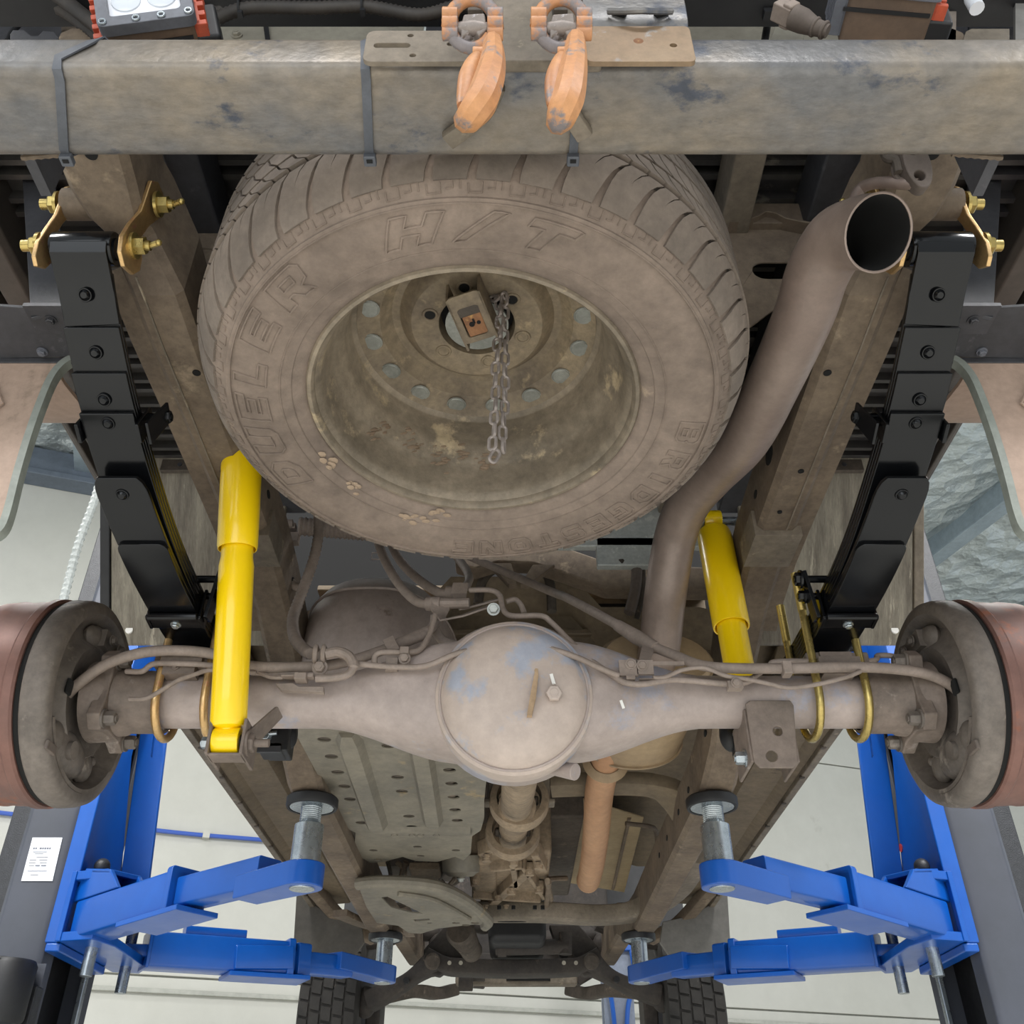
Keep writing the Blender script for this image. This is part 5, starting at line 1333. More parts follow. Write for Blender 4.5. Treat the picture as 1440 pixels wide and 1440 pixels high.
for s_ in (-1, 1):
    m = M(); m.mm(c + V((s_ * .06 - .012, -.015, -.02)), c + V((s_ * .06 + .012, .02, .06))); m.mm(c + V((s_ * .065 - .018, -.02, -.024)), c + V((s_ * .065 + .018, .02, -.014))); build('ring_mount', m, MUD2, t, bevel=.003)
t = thing('gearbox', 'mud caked cast gearbox with ribs and bolts ahead of the propeller shaft', 'gearbox', (0, 2.8, 2.15))
m = M()
def pb(px, py, px2, py2, Z, h, mm_=None):
    a, b = at(px, py, Z=Z), at(px2, py2, Z=Z); (mm_ or m).mm((min(a.x, b.x), min(a.y, b.y), Z), (max(a.x, b.x), max(a.y, b.y), Z + h))
pb(672, 1200, 768, 1268, 2.14, .2); pb(660, 1215, 700, 1262, 2.13, .2); pb(700, 1190, 760, 1215, 2.16, .18); pb(690, 1262, 750, 1280, 2.13, .15)
build('case', m, CAST, t, bevel=.012, seg=3)
for a, b, w2 in (((684, 1278), (746, 1222), .04), ((752, 1200), (764, 1222), .03), ((690, 1222), (735, 1218), .02), ((716, 1190), (726, 1245), .024), ((676, 1200), (700, 1190), .03), ((664, 1260), (760, 1266), .02), ((735, 1218), (765, 1262), .018)):
    m = M(); m.sweep([at(*a, Z=2.12), at(*b, Z=2.12)], [(-w2 / 2, .03), (-w2 * .35, -.008), (w2 * .35, -.008), (w2 / 2, .03)]); build('cast_rib', m, CAST, t, bevel=.003)
for a, b in ((683, 1275), (719, 1252), (722, 1211), (757, 1216), (745, 1225), (700, 1262), (758, 1250), (684, 1205), (712, 1275), (668, 1240)):
    m = M(); m.lathe([(0, -.012), (.012, -.012), (.014, .0), (.017, .02)], at(a, b, Z=2.115), (0, 0, 1), n=16); m.bolt(at(a, b, Z=2.103) + V((0, 0, .004)), (0, 0, -1), .007, .009); build('case_bolt', m, CAST, t)
m = M(); c = at(648, 1229, Z=2.11); m.lathe([(.0, -.012), (.01, -.012), (.012, -.006), (.035, -.006), (.042, .0), (.052, .006), (.054, .05)], c, (0, -.3, 1), n=32); gc = build('round_cover', m, SKID, t)
m = M(); m.bolt(c + V((0, .003, -.012)), (0, .3, -1), .008, .008); build('cover_bolt', m, GALV, gc)
m = M(); m.tube(spl([at(775, 1265, Z=2.12), at(770, 1240, Z=2.12), at(775, 1236, Z=2.14), at(796, 1235, Z=2.16)], 4), .008, 8); m.tube([at(772, 1240, Z=2.12), at(768, 1278, Z=2.11)], .008, 8); build('breather_pipe', m, MUD, t)
m = M(); pb(545, 1218, 640, 1240, 2.25, .05); build('side_shield', m, MUDD, t, bevel=.004)
for i in range(9):
    px = 545 + i * 13; m = M(); m.tube(spl([at(px, 1212, Z=2.2), at(px + random.uniform(-12, 12), 1228, Z=2.18), at(px + random.uniform(-16, 16), 1244, Z=2.21)], 4), random.uniform(.006, .014), 8); build('gear_linkage', m, [MUDD, CAST, MUD][i % 3], t)
m = M(); pb(575, 1222, 620, 1236, 2.16, .02); build('heat_plate', m, CAST, t, bevel=.004)
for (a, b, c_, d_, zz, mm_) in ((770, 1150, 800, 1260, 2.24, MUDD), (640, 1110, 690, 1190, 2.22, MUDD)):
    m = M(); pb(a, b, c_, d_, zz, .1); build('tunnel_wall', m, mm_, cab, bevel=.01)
# bowl-shaped guard
t = thing('transmission_guard', 'pale bowl-shaped skid plate with dark triangular openings below the gearbox', 'skid plate', at(590, 1280, Z=2.05))
Z = 2.045
o3 = [at(a, b, Z=Z) for a, b in ((503, 1243), (530, 1240), (575, 1241), (612, 1246), (640, 1257), (665, 1273), (682, 1288), (687, 1296), (682, 1302), (668, 1300), (640, 1303), (615, 1306), (592, 1313), (575, 1312), (560, 1302), (530, 1298), (515, 1275))]
org = V((-.3, 2.9, Z)); L2 = [(p.x - org.x, p.y - org.y) for p in o3]
def hh(pts): return [((at(a, b, Z=Z) - org).x, (at(a, b, Z=Z) - org).y) for a, b in pts]
holes = [hh([(536, 1262), (545, 1261), (595, 1285), (580, 1284), (550, 1276)]), hh([(581, 1293), (604, 1292), (604, 1294), (584, 1296)])]
for a, b, r in ((641, 1298, .012), (655, 1301, .013), (668, 1298, .013), (604, 1298, .007)):
    p = at(a, b, Z=Z) - org; holes.append(circ(p.x, p.y, r, 14))
m = M(); m.plate(L2, holes, org, (1, 0, 0), (0, 1, 0), .004); g = build('plate', m, SKID, t)
m = M(); m.tube(spl(o3[0:9], 4), .016, 10); build('rolled_edge', m, SKID, g)
m = M(); 
m.tube(spl([at(560, 1256, Z=Z - .004), at(610, 1265, Z=Z - .004), at(660, 1292, Z=Z - .004)], 5), .008, 8); build('pressed_rib', m, SKID, g)
m = M(); pb(505, 1244, 515, 1240, Z + .004, .06); 
t = thing('guard_bracket', 'dusty side bracket between bowl-shaped guard and frame rail', 'bracket', at(500, 1300, Z=2.05)); 
m = M(); m.sweep(spl([at(478, 1284, Z=2.09), at(500, 1294, Z=2.09), at(530, 1303, Z=2.09), at(570, 1310, Z=2.09)], 4), rrect(.05, .02, .004, 2)); build('strap', m, MUD, t)
m = M(); pb(570, 1318, 580, 1308, 2.05, .03); build('tab', m, MUD, t, bevel=.002)

# ================================================================== FRONT END
t = thing('front_subframe', 'dark dusty front subframe beam between the lower control arms', 'subframe', (0, 4.2, 2.12))
m = M(); P = [at(600, 1345, Y=4.2), at(625, 1358, Y=4.2), at(650, 1361, Y=4.2), at(720, 1363, Y=4.2), at(800, 1361, Y=4.2), at(820, 1357, Y=4.2), at(842, 1345, Y=4.2)]
m.sweep(spl(P, 4), rrect(.12, .055, .01, 2)); build('beam', m, MUDF, t)
for s_, px in ((-1, 608), (1, 832)):
    m = M(); c = at(px, 1352, Y=4.12); m.lathe([(0, -.012), (.022, -.012), (.03, -.006), (.033, .05)], c, (0, 1, .2), n=24); build('bush', m, MUDD, t)
    m = M(); m.prism([at(px - s_ * 10, 1372, Y=4.2), at(px + s_ * 15, 1366, Y=4.2), at(px + s_ * 12, 1335, Y=4.2), at(px - s_ * 18, 1300, Y=4.2), at(px - s_ * 60, 1300, Y=4.2), at(px - s_ * 45, 1345, Y=4.2)], (0, .06, 0)); build('side_plate', m, MUDF, t, bevel=.006)
for px in (632, 648, 793, 810): build('drain_hole', M().cyl(at(px, 1354, Y=4.135), at(px, 1354, Y=4.16), .008), PALE, t)
m = M(); p = at(640, 1384, Y=4.5); q = at(812, 1370, Y=4.5); m.mm(p, q + V((0, .08, 0))); build('front_guard', m, MUD2, t, bevel=.01)
m = M(); p = at(712, 1379, Y=4.49); q = at(774, 1376, Y=4.49); m.mm(p, q + V((0, .01, 0))); build('guard_slot', m, HOLE, t)
m = M(); pts = [at(a, b, Y=4.55) for a, b in ((600, 1372), (640, 1366), (656, 1386), (680, 1388), (690, 1370), (760, 1366), (800, 1372), (815, 1384), (835, 1372), (835, 1340), (600, 1340))]; m.prism(pts, (0, .06, 0)); build('rear_shield', m, MUDF, t, bevel=.004)
for px, py, r in ((655, 1383, .03), (672, 1372, .022)):
    c = at(px, py, Y=4.45); m = M(); m.tube([c + V((-.03, 0, 0)), c + V((.03, 0, 0))], r, 14); build('mount_bush', m, MUDF, t, bevel=.003)
for s_, pts in ((-1, [(612, 1352), (590, 1368), (560, 1388), (520, 1408)]), (1, [(828, 1352), (848, 1368), (880, 1385), (925, 1400)])):
    lab = 'dark lower control arm running out to the front tyre on the tank side' if s_ < 0 else 'dark lower control arm running out to the front tyre on the exhaust side'
    t = thing('control_arm', lab, 'suspension arm', at(*pts[0], Y=4.25), 'front lower control arms'); t.name = 'suspension_wishbone'
    P = spl([at(a, b, Y=4.2 + .03 * i) for i, (a, b) in enumerate(pts)], 5); n = len(P)
    m = M(); m.sweep(P, rrect(.075, .06, .012, 3), scales=[1.25 - .4 * math.sin(PI * i / (n - 1)) ** 2 for i in range(n)]); build('main_web', m, MUDF, t)
    P2 = spl([P[-1], P[n // 2] + V((0, .25, -.0)), V((s_ * -.0 + P[0].x - s_ * -.02, 4.65, P[0].z - .05)), V((P[0].x - s_ * .05, 4.75, P[0].z - .02))], 5)
    m = M(); m.sweep(P2, rrect(.06, .05, .012, 3)); build('rear_web', m, MUDD, t)
    m = M(); m.ell(P[-1] + V((s_ * .02, .03, .0)), (.045, .05, .06)); build('ball_joint', m, MUDF, t)
    m = M(); m.cyl(P[n // 2] + V((0, -.055, -.005)), P[n // 2] + V((0, .0, -.005)), .012); build('arm_bolt', m, BLACK, t)
    # upper pieces that show in the gap beside the pad
    m = M(); q = at(560 if s_ < 0 else 880, 1318, Y=4.35); m.tube(spl([q + V((s_ * .18, 0, -.02)), q + V((s_ * .05, .02, .0)), q + V((-s_ * .12, 0, .06))], 5), .035, 10); build('upper_web', m, MUDF, t)
t = thing('steering_rack', 'dark tube of the steering rack behind the subframe beam', 'steering rack', at(750, 1333, Y=4.1))
m = M(); m.tube([at(697, 1333, Y=4.05), at(800, 1331, Y=4.05)], .028, 18); m.tube([at(700, 1333, Y=4.05), at(712, 1333, Y=4.05)], .034, 18); m.cyl(at(795, 1312, Y=4.05), at(795, 1342, Y=4.05), .026, n=18); build('housing', m, MUDF, t)
t = thing('axle_boot', 'ringed dusty drive boot left of the dark sump', 'boot', at(648, 1320, Y=3.9)); t['label'] = 'ringed dusty drive boot hanging just below the bowl-shaped guard'
m = M(); c = at(646, 1308, Y=3.8); e = at(668, 1345, Y=4.1); pr_ = []
for i in range(9): pr_ += [(.055 - .002 * i, .02 + i * .026), (.042, .033 + i * .026)]
m.lathe([(0, 0), (.045, 0), (.05, .015)] + pr_ + [(0, .26)], c, e - c, n=24); build('bellows', m, MUDD, t)
t = thing('engine_sump', 'black engine sump in shadow ahead of the gearbox cross member', 'engine', at(725, 1315, Y=3.7))
m = M(); p = at(686, 1325, Y=3.9); q = at(768, 1290, Y=3.9); m.mm(p, q + V((0, .4, .1))); build('pan', m, BLACK, t, bevel=.03, seg=3)
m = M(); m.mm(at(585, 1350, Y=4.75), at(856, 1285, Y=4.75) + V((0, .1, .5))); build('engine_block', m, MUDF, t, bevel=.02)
m = M(); m.mm(at(480, 1318, Y=5.0), at(960, 1270, Y=5.0) + V((0, .1, .7))); build('bay_shade', m, BLACK, t)  # black slab added to paint the gaps of the engine bay dark
for i, (a, b) in enumerate(((600, 1310), (622, 1325), (780, 1320), (680, 1300), (820, 1315), (850, 1325))):
    m = M(); c = at(a, b, Y=4.5); m.ell(c, (.06, .05, .04)); build('bracket_lump', m, MUDF, t)
for sg in (-1, 1):
    lab = 'dark rubber mudflap behind the front tyre on the fuel tank side' if sg < 0 else 'grey rubber mudflap behind the front tyre on the exhaust side'
    px = lambda a: a if sg < 0 else 1440 - a
    m = M(); m.prism([at(px(a), b, Y=3.72) for a, b in ((417, 1254), (434, 1268), (470, 1288), (508, 1296), (512, 1325), (498, 1345), (440, 1345), (412, 1338))], (0, .02, 0))
    t = tag(build('front_mudflap', m, FLAPM if sg < 0 else mat('mudflap_grey', '#7d7a75', '#6c6964', sc=5, rough=.6), bevel=.003), lab, 'mudflap', 'front mudflaps')
    m = M(); 
    t = thing('front_wheel', ('black front tyre below the blue arm on the tank side, cut off by the frame' if sg < 0 else 'black front tyre below the blue arm on the exhaust side, cut off by the frame'), 'wheel', (sg * .735, 4.55, 2.0), 'front wheels'); t.name = 'front_tyre_assembly'
    c = V((sg * .735, 4.57, 1.98)); R_ = .375
    m = M(); m.lathe([(.22, -.10), (.30, -.122), (.35, -.118), (.365, -.11), (.368, -.09), (.368, .09), (.365, .11), (.35, .118), (.30, .122), (.22, .10)], c, (1, 0, 0), n=72); ty = build('tyre', m, mat('black_rubber_%d' % (sg + 1), '#3a3734', '#2b2927', '#57504a', sc=8, rough=.8, bump=.2), t, ang=40)
    m = M()
    for row in range(5):
        x0 = -.112 + row * .046
        for k in range(40):
            a0 = 2 * PI * (k + .5 * (row % 2)) / 40; a1 = a0 + 2 * PI / 40 * .82
            vs = []
            for rr in (.366, .377):
                for a in (a0, a1):
                    for xx in (x0, x0 + .038): vs.append(c + V((xx, rr * math.cos(a + xx * .5), rr * math.sin(a + xx * .5))))
            m.add(vs, [(0, 1, 3, 2), (4, 6, 7, 5), (0, 4, 5, 1), (2, 3, 7, 6), (0, 2, 6, 4), (1, 5, 7, 3)])
    tb = build('tread_block', m, ty.data.materials[0], t); tb['kind'] = 'stuff'
    m = M(); m.lathe([(.222, -.10), (.215, -.108), (.205, -.09), (.195, -.02), (.18, .03), (.05, .05), (0, .05)], c, (sg, 0, 0), n=40); build('rim', m, DARK, t)
    m = M(); m.lathe([(0, -.07), (.15, -.07), (.155, -.06), (.155, -.045), (0, -.045)], c, (sg, 0, 0), n=36); m.mm(c + V((-sg * .15 - .03, -.1, -.12)), c + V((-sg * .15 + .03, .08, .1))); build('brake_disc', m, MUDF, t, bevel=.01)

# ================================================================== LINES AND CABLES
def line(name, label, cat, pts, r, mat_, n=8, k=6, corr=0, parts=None):
    P = spl([at(a, b, Y=y) for a, b, y in pts], k)
    m = M()
    if corr:
        P = resample(P, corr); m.tube(P, [r if i % 2 else r * .84 for i in range(len(P))], n)
    else: m.tube(P, r, n)
    o = build(name, m, mat_, ang=60); return tag(o, label, cat)
AYR = 1.315
o = line('brake_cable', 'dusty park brake cable arching from the backing plate on the longer yellow shock side', 'cable', [(72, 1006, 1.395), (88, 985, 1.37), (110, 962, 1.34), (150, 934, 1.33), (200, 918, 1.33), (250, 915, 1.335), (300, 920, 1.34), (345, 936, 1.34), (430, 938, 1.35), (490, 930, 1.37), (560, 906, 1.40), (602, 888, 1.42), (628, 850, 1.5), (660, 815, 1.6), (640, 780, 1.7)], .0085, LINE, 10)
build('cable_end', M().tube([at(70, 1012, Y=1.395), at(76, 1000, Y=1.39), at(86, 987, Y=1.372)], [.011, .012, .010], 12), LINE, o)
build('cable_ferrule', M().tube([at(556, 908, Y=1.398), at(600, 889, Y=1.418)], .0105, 12), LINE, o)
o = line('brake_cable', 'dusty park brake cable arching from the backing plate under the foil ceiling', 'cable', [(1374, 1003, 1.395), (1360, 985, 1.37), (1335, 962, 1.34), (1300, 947, 1.33), (1250, 940, 1.33), (1190, 938, 1.33), (1100, 940, 1.33), (1000, 938, 1.34), (950, 922, 1.37), (905, 903, 1.40), (870, 880, 1.43), (800, 842, 1.55), (775, 832, 1.62), (700, 800, 1.70), (630, 770, 1.75)], .0085, LINE, 10)
build('cable_end', M().tube([at(1372, 1004, Y=1.395), at(1366, 990, Y=1.382), at(1356, 980, Y=1.366)], [.011, .012, .010], 12), LINE, o)
build('cable_ferrule', M().tube([at(868, 879, Y=1.43), at(895, 896, Y=1.41), at(922, 911, Y=1.385)], [.010, .0125, .0105], 12), LINE, o)
build('cable_clip', M().box(at(1106, 941, Y=1.325), (.014, .02, .022)), LINE, o, bevel=.002)
ends = []
line('brake_pipe', 'thin steel brake pipe over the differential housing to the flat bracket', 'pipe', [(660, 830, 1.40), (690, 830, 1.395), (703, 838, 1.39), (707, 856, 1.38), (720, 866, 1.37), (760, 866, 1.36), (775, 875, 1.36), (800, 900, 1.355), (830, 928, 1.345), (865, 952, 1.33), (880, 960, 1.325), (905, 962, 1.325), (950, 956, 1.33), (1030, 962, 1.33), (1060, 955, 1.33)], .0048, LINE)
line('brake_pipe', 'thin steel brake pipe bent over the axle past the loop bracket on the tank side', 'pipe', [(612, 865, 1.36), (605, 890, 1.355), (592, 912, 1.345), (575, 917, 1.34), (540, 917, 1.335), (528, 922, 1.335), (527, 934, 1.335)], .0048, LINE)
line('brake_pipe', 'thin steel brake pipe hugging the lip of the differential cover', 'pipe', [(490, 930, 1.34), (510, 934, 1.335), (560, 938, 1.33), (600, 936, 1.32), (640, 920, 1.31), (680, 911, 1.305), (720, 908, 1.305), (770, 912, 1.30), (810, 924, 1.305), (840, 938, 1.315), (870, 950, 1.325)], .0048, LINE)
line('brake_pipe', 'short kinked brake pipe beside the fitting bracket on top of the housing', 'pipe', [(712, 846, 1.42), (724, 843, 1.42), (732, 850, 1.42), (737, 862, 1.42)], .0048, LINE)
o = line('brake_hose', 'rubber brake hose dropping from the spare tyre edge to the nearer fitting', 'hose', [(528, 750, 1.55), (540, 785, 1.5), (560, 820, 1.46), (585, 845, 1.43), (606, 849, 1.42)], .0085, LINE, 10)
build('hose_fitting', M().tube([at(600, 849, Y=1.42), at(620, 849, Y=1.415)], .0125, 12).tube([at(618, 849, Y=1.415), at(660, 848, Y=1.41)], .009, 10), LINE, o)
o = line('brake_hose', 'rubber brake hose dropping from the spare tyre edge to the upper fitting', 'hose', [(545, 752, 1.58), (560, 785, 1.54), (585, 812, 1.5), (615, 832, 1.46), (634, 834, 1.45)], .0085, LINE, 10)
build('hose_fitting', M().tube([at(628, 834, Y=1.45), at(650, 833, Y=1.445)], .0125, 12), LINE, o)
line('axle_breather', 'dusty breather hose curving down behind the differential housing', 'hose', [(612, 865, 1.44), (612, 885, 1.45), (622, 900, 1.46), (640, 908, 1.46)], .0085, LINE)
t = thing('hose_bracket', 'bent steel bracket carrying two hose fittings above the differential', 'bracket', at(650, 850, Y=1.42))
m = M(); P = [at(a, b, Y=1.41) for a, b in ((618, 842), (619, 858), (622, 872), (650, 866), (690, 852))]; m.sweep(P, [(-.016, -.0015), (.016, -.0015), (.016, .0015), (-.016, .0015)], up=(0, -.6, 1)); build('lower_strap', m, LINE, t)
m = M(); P = [at(a, b, Y=1.43) for a, b in ((648, 820), (645, 835), (650, 857), (675, 850), (700, 843))]; m.sweep(P, [(-.014, -.0015), (.014, -.0015), (.014, .0015), (-.014, .0015)], up=(0, -.6, 1)); build('upper_strap', m, LINE, t)
m = M(); m.bolt(at(694, 857, Y=1.38), (0, -1, -.3), .008); build('bracket_bolt', m, GALV, t)
o = line('vent_hose', 'ribbed grey vent hose running down beside the tank from the spare tyre', 'hose', [(447, 715, 1.5), (448, 750, 1.5), (440, 790, 1.5), (420, 845, 1.48), (412, 870, 1.46), (414, 895, 1.42), (426, 912, 1.39), (438, 920, 1.36)], .0105, LINE, 10, corr=.005)
line('vent_hose', 'thin grey vent hose looping behind the upper shock tube', 'hose', [(398, 762, 1.6), (404, 785, 1.6), (405, 810, 1.6), (415, 824, 1.6), (432, 824, 1.6)], .009, LINE, 10)
t = thing('valve_block', 'dusty valve with ribbed pipe tucked between tank and spare tyre', 'valve', at(410, 750, Y=1.6))
m = M(); m.mm(at(393, 768, Y=1.62), at(420, 748, Y=1.6)); m.mm(at(398, 750, Y=1.62), at(416, 735, Y=1.6)); m.tube(spl([at(392, 748, Y=1.6), at(396, 738, Y=1.6), at(412, 736, Y=1.6)], 4), .009, 10); build('body', m, LINE, t, bevel=.004)
P = resample([at(420, 740, Y=1.6), at(520, 748, Y=1.62)], .0045); m = M(); m.tube(P, [.02 if i % 2 else .017 for i in range(len(P))], 14); build('ribbed_pipe', m, LINE, t)
# clamp, loop and connector on the axle
t = thing('cable_bracket', 'small clamp bracket with bolt and looped cable on the axle tube beside the tank', 'bracket', at(447, 930, Y=1.33))
m = M(); m.prism([at(442, 913, Y=1.335), at(459, 911, Y=1.335), at(457, 950, Y=1.345), at(443, 950, Y=1.345)], (0, .006, 0)); build('plate', m, LINE, t, bevel=.001)
for px in (444, 455): build('clamp_band', M().torus(at(px, 920, Y=1.33), (1, .1, 0), .012, .004, n=18, m=8), LINE, t)
m = M(); m.bolt(at(450, 939, Y=1.334), (0, -1, -.2), .009); build('clamp_bolt', m, LINE, t)
m = M(); m.tube(spl([at(a, b, Y=1.325) for a, b in ((458, 920), (475, 917), (490, 923), (497, 936), (490, 948), (470, 953), (444, 954))], 6), [.0085] * 20 + [.006] * 17, 10); build('looped_cable', m, LINE, t)
t = thing('sensor_connector', 'dusty two piece cable connector clipped to a plate on the axle tube', 'connector', at(422, 955, Y=1.33))
m = M(); m.mm(at(397, 956, Y=1.345), at(416, 948, Y=1.33)); m.mm(at(416, 962, Y=1.345), at(431, 945, Y=1.325)); m.mm(at(430, 957, Y=1.345), at(441, 946, Y=1.33)); build('plug', m, LINE, t, bevel=.002)
m = M(); m.prism([at(387, 961, Y=1.34), at(412, 960, Y=1.34), at(420, 965, Y=1.34), at(455, 965, Y=1.34), at(455, 973, Y=1.34), at(395, 970, Y=1.34)], (0, .012, 0)); build('mounting_plate', m, LINE, t, bevel=.001)
m = M(); m.tube(spl([at(398, 953, Y=1.34), at(380, 952, Y=1.34), at(362, 945, Y=1.345), at(350, 942, Y=1.35)], 5), .0035, 6); build('lead', m, LINE, t)
t = thing('pipe_bracket', 'bracket with clip and bolt where cable crosses pipe beside the cover', 'bracket', at(558, 915, Y=1.35)); t['label'] = 'clip bracket with bolt under the cable ferrule on the tank side of the housing'
m = M(); m.prism([at(538, 900, Y=1.37), at(553, 893, Y=1.375), at(562, 912, Y=1.36), at(546, 915, Y=1.36)], (0, .006, 0)); build('clip_base', M().mm(at(542, 946, Y=1.35), at(560, 924, Y=1.34)), LINE, t, bevel=.001); build('clip', m, LINE, t, bevel=.001)
build('pipe_clamp', M().box(at(569, 916, Y=1.335), (.014, .012, .012)), LINE, t, bevel=.001)
build('clip_bolt', M().bolt(at(569, 926, Y=1.335), (0, -1, -.2), .007), LINE, t)
t = thing('line_bracket', 'flat dusty bracket with two bolts joining lines at the exhaust side of the cover', 'bracket', at(905, 940, Y=1.33))
m = M(); m.mm(at(871, 952, Y=1.33), at(896, 928, Y=1.325)); m.mm(at(896, 950, Y=1.33), at(918, 928, Y=1.325)); m.mm(at(918, 937, Y=1.33), at(962, 930, Y=1.325)); m.prism([at(898, 930, Y=1.33), at(915, 930, Y=1.33), at(920, 912, Y=1.37), at(903, 908, Y=1.375)], (0, .005, 0)); m.mm(at(880, 959, Y=1.33), at(893, 950, Y=1.32)); m.mm(at(898, 958, Y=1.33), at(920, 954, Y=1.32)); pl = build('plate', m, LINE, t, bevel=.0015)
for px, py in ((887, 934), (903, 936)): build('bracket_bolt', M().bolt(at(px, py, Y=1.324), (0, -1, -.2), .0065, .005), LINE, t)
line('sensor_lead', 'thin sensor lead with sleeve running along the axle toward the U-bolts', 'cable', [(918, 953, 1.325), (935, 952, 1.325), (960, 942, 1.325), (990, 939, 1.325), (1020, 950, 1.32), (1050, 955, 1.32), (1080, 961, 1.315), (1110, 967, 1.315), (1150, 962, 1.315), (1190, 952, 1.32), (1210, 944, 1.325)], .0036, LINE)
line('sensor_lead', 'thin sensor lead drooping under the drum cable beside the gold U-bolts', 'cable', [(182, 983, 1.33), (205, 982, 1.325), (225, 972, 1.325), (250, 957, 1.325), (275, 948, 1.33), (300, 942, 1.335), (360, 946, 1.34)], .0036, LINE)
line('brake_pipe', 'thin steel brake pipe bent above the saddle toward the drum with paper-marked post', 'pipe', [(178, 944, 1.36), (200, 944, 1.35), (215, 934, 1.345), (245, 933, 1.34), (300, 936, 1.345), (345, 945, 1.35), (420, 948, 1.35)], .0045, LINE)
line('brake_pipe', 'thin steel brake pipe bent above the saddle toward the drum under foil ceiling', 'pipe', [(1285, 938, 1.36), (1260, 924, 1.37), (1235, 922, 1.37), (1220, 930, 1.36), (1100, 930, 1.36), (1080, 938, 1.36), (1050, 960, 1.345)], .0045, LINE)
m = M(); m.mm(at(1022, 973, Y=1.335), at(1044, 957, Y=1.32)); m.bolt(at(1035, 960, Y=1.318), (0, -1, -.2), .006, .005); tag(build('pipe_clip', m, LINE, bevel=.0015), 'small steel clip holding the brake pipe on the axle near the flat shock bracket', 'clip')

# ================================================================== TOP OF THE FRAME: lamps, conduits, plates
def lamp(px, py, roll, label, Y, sx=.098, sz=.075, flip=False, dip=14):
    c = at(px, py, Y=Y); t = thing('work_lamp', label, 'lamp', c, 'work lamps under the tray')
    R = Matrix.Rotation(math.radians(roll), 3, 'Y') @ Matrix.Rotation(math.radians(dip), 3, 'X')
    def L3(x, y, z): return c + R @ V((x, y, z))
    m = M(); m.box(L3(0, .03, 0), (sx * .92, .055, sz * .92), R); bd = build('housing', m, mat('lamp_body_dusty', '#6f5a49', '#5a4a3e', sc=12, rough=.7), t, bevel=.005)
    m = M(); m.plate(rrect(sx, sz, .007, 3), [rrect(sx * .74, sz * .66, .005, 3)], L3(0, .006, 0), R @ V((1, 0, 0)), R @ V((0, 0, 1)), .014); build('bezel', m, LAMPG, t, bevel=.0015)
    m = M(); m.box(L3(0, -.0005, 0), (sx * .76, .002, sz * .68), R); build('reflector_plate', m, mat('lamp_white', '#d5d7de', rough=.3), t)
    for s_ in (-1, 1):
        m = M(); m.lathe([(0, -.003), (.010, -.0025), (.0148, -.0012), (.0155, .001)], L3(s_ * sx * .185, -.0015, sz * .02), R @ V((0, 1, 0)), n=28); build('lens', m, LENS, t)
        m = M(); m.box(L3(s_ * sx * .475, .03, 0), (.010, .04, sz * .8), R)
        for k in range(5): m.box(L3(s_ * (sx * .5 + .003), .03, -sz * .36 + sz * .18 * k), (.012, .04, sz * .09), R)
        build('fin_side', m, LAMPG if s_ < 0 and flip else AMBER, t, bevel=.001)
    for x, z in ((-.44, -.42), (-.1, -.43), (.16, -.43), (.44, -.42)):
        m = M(); m.torus(L3(sx * x, -.009, sz * z), R @ V((0, 1, 0)), .0032, .0012, n=14, m=6); build('screw', m, ZINC, t)
    m = M(); m.bar(L3(-sx * .5, .02, -sz * .47), L3(sx * .42, .02, -sz * .47), .004, .002); build('case_seam', m, BLACK, t)
    m = M(); m.box(L3(sx * .55, .045, -sz * .1), (.03, .04, .05), R); build('mount', m, BLACK, t, bevel=.004)
    return c, R
lamp(203, 2, -15, 'boxy work lamp with orange fins and two round lenses above the beam', .50)
lamp(1256, -28, 10, 'boxy work lamp seen from its dusty underside with plug on its flank', .50, flip=True, dip=-6)
t = thing('cable_plug', 'dusty grey cable plug and rubber boot beside the work lamp above the beam', 'plug', at(1130, 30, Y=.52))
P = [at(1092, 12, Y=.52), at(1104, 18, Y=.52), at(1116, 24, Y=.52), at(1130, 30, Y=.52), at(1146, 38, Y=.52), at(1164, 44, Y=.52)]
m = M(); m.tube(P[2:], [.013, .0125, .009, .007], 14); m.torus(P[4], P[5] - P[3], .0085, .002, n=18); m.torus(P[5] - (P[5] - P[4]) * .3, P[5] - P[3], .0078, .002, n=18); build('boot', m, LINED, t)
m = M(); m.bar(P[0], P[2], .020, .018); m.bar(P[1], P[2], .026, .016); build('connector', m, LINE, t, bevel=.002)
o = line('wire_conduit', 'ribbed black conduit running along the sheet above the beam to the hook', 'conduit', [(282, 36, .60), (305, 26, .60), (335, 14, .60), (370, 10, .60), (440, 11, .60), (510, 9, .60), (545, 14, .60), (585, 21, .60), (612, 18, .60), (640, 10, .60), (700, 8, .60)], .0085, CONDUIT, 10, corr=.0032)
for px, py in ((338, 20), (510, 17)): build('conduit_tie', M().torus(at(px, py - 8, Y=.60), (1, 0, 0), .0105, .0016, n=16, m=6).box(at(px, py, Y=.595), (.006, .008, .006)), BLACK, o)
line('wire_conduit', 'ribbed black conduit rising behind the work lamp with orange fins', 'conduit', [(286, 22, .62), (310, 14, .62), (345, 4, .62), (390, -4, .62), (440, -8, .62)], .0085, CONDUIT, 10, corr=.0032)
line('wire_conduit', 'thick ribbed conduit sloping down from the corner to the beam near the cable tie', 'conduit', [(-20, 6, .62), (30, 4, .62), (70, 6, .62), (100, 20, .62), (125, 40, .62), (150, 62, .62)], .0105, CONDUIT, 10, corr=.0036)
line('wire_conduit', 'ribbed conduit close to the orange fins sloping down to the beam', 'conduit', [(78, -8, .60), (100, 8, .60), (120, 24, .60), (140, 40, .60), (160, 64, .60)], .0095, CONDUIT, 10, corr=.0034)
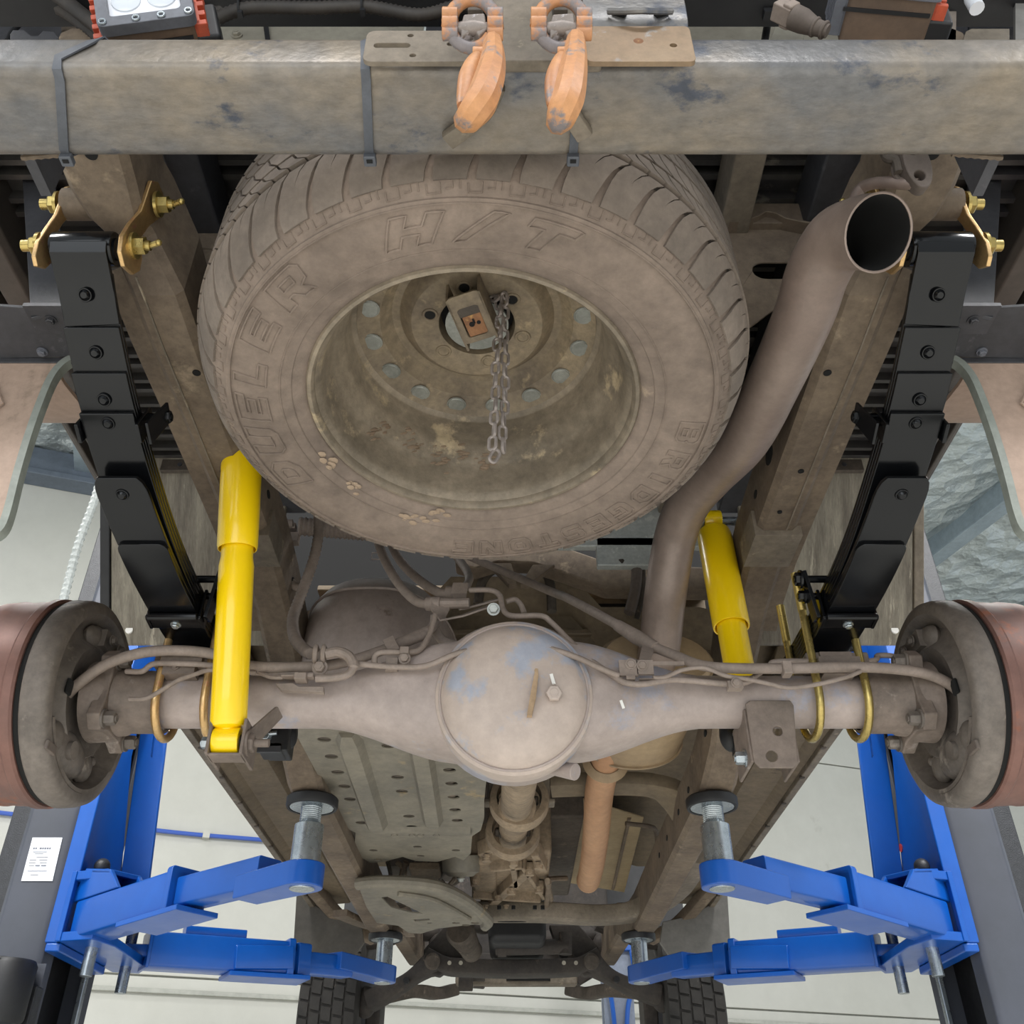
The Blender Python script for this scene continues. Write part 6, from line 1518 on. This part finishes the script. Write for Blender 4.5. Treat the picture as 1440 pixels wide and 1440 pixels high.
o = line('wire_conduit', 'ribbed black conduit under the dark bar beside the rust stained bracket', 'conduit', [(960, 9, .64), (1000, 9, .64), (1050, 9, .64), (1095, 7, .64)], .0075, CONDUIT, 10, corr=.0032)
build('conduit_tie', M().box(at(1081, 20, Y=.62), (.014, .012, .010)).bar(at(1081, 16, Y=.625), at(1079, -20, Y=.625), .010, .003), BLACK, o)
line('black_wire', 'thin black wire drooping in the corner above the beam', 'wire', [(20, -5, .7), (34, 14, .7), (30, 30, .7), (18, 44, .7), (10, 58, .7)], .004, BLACK)
t = thing('steel_plate', 'dark notched steel plates above the beam at the conduit corner', 'bracket', at(50, 50, Y=.62))
m = M(); m.prism([at(a, b, Y=.62) for a, b in ((14, 62), (14, 48), (18, 42), (34, 42), (44, 50), (54, 50), (60, 43), (76, 44), (84, 54), (86, 64))], (0, .005, 0)); build('notched_plate', m, DARK, t, bevel=.001)
m = M(); m.prism([at(a, b, Y=.66) for a, b in ((84, 14), (110, 40), (110, 64), (88, 64))], (0, .006, 0)); build('tan_strip', m, MUD, t)
t = thing('steel_plate', 'grey steel side plates and lip above the beam beyond the work lamp', 'bracket', at(1390, 30, Y=.62))
m = M(); m.prism([at(a, b, Y=.62) for a, b in ((1300, 60), (1312, -30), (1346, -30), (1344, 60))], (0, .006, 0)); build('side_plate', m, mat('plate_grey_tan', '#8b8076', '#776d64', sc=7, rough=.6), t)
m = M(); m.prism([at(a, b, Y=.66) for a, b in ((1362, 60), (1366, -30), (1424, -30), (1426, 60))], (0, .006, 0)); build('rear_plate', m, DARK, t)
m = M(); m.prism([at(a, b, Y=.60) for a, b in ((1352, 62), (1358, 44), (1366, 40), (1420, 40), (1420, 62))], (0, .006, 0)); build('lip_plate', m, MUD2, t, bevel=.001)
m = M(); m.prism([at(a, b, Y=.61) for a, b in ((1428, 62), (1428, -30), (1500, -30), (1500, 62))], (0, .006, 0)); build('end_plate', m, mat('plate_grey', '#7d7a76', '#6a6762', sc=7, rough=.6), t)
m = M(); m.tube([at(1366, -2, Y=.60), at(1374, 12, Y=.60)], .009, 14); build('white_tube', m, PAPER, t)
m = M(); m.prism([at(a, b, Y=.70) for a, b in ((1082, 60), (1096, 20), (1132, 30), (1130, 60))], (0, .006, 0)); tag(build('pale_bracket', m, PALE, bevel=.001), 'pale steel bracket behind the cable plug above the beam', 'bracket')
m = M(); m.tube([at(1082, 18, Y=.66), at(1075, 60, Y=.66)], .005, 8); tag(build('black_rod', m, BLACK), 'thin black rod behind the beam beside the pale bracket', 'rod')
# ribbed edge strips under the beam ends
for sg in (-1, 1):
    a = at(30 if sg < 0 else 1410, 222, Y=.6); b = at(102 if sg < 0 else 1338, 216, Y=.6)
    P = resample([a, b], .004); m = M(); m.tube(P, [.0035 if i % 2 else .0025 for i in range(len(P))], 8)
    tag(build('edge_strip', m, MUD), 'ribbed dusty strip under the beam end ' + ('near the slanting cable tie' if sg < 0 else 'above the tailpipe side shackle'), 'strip')
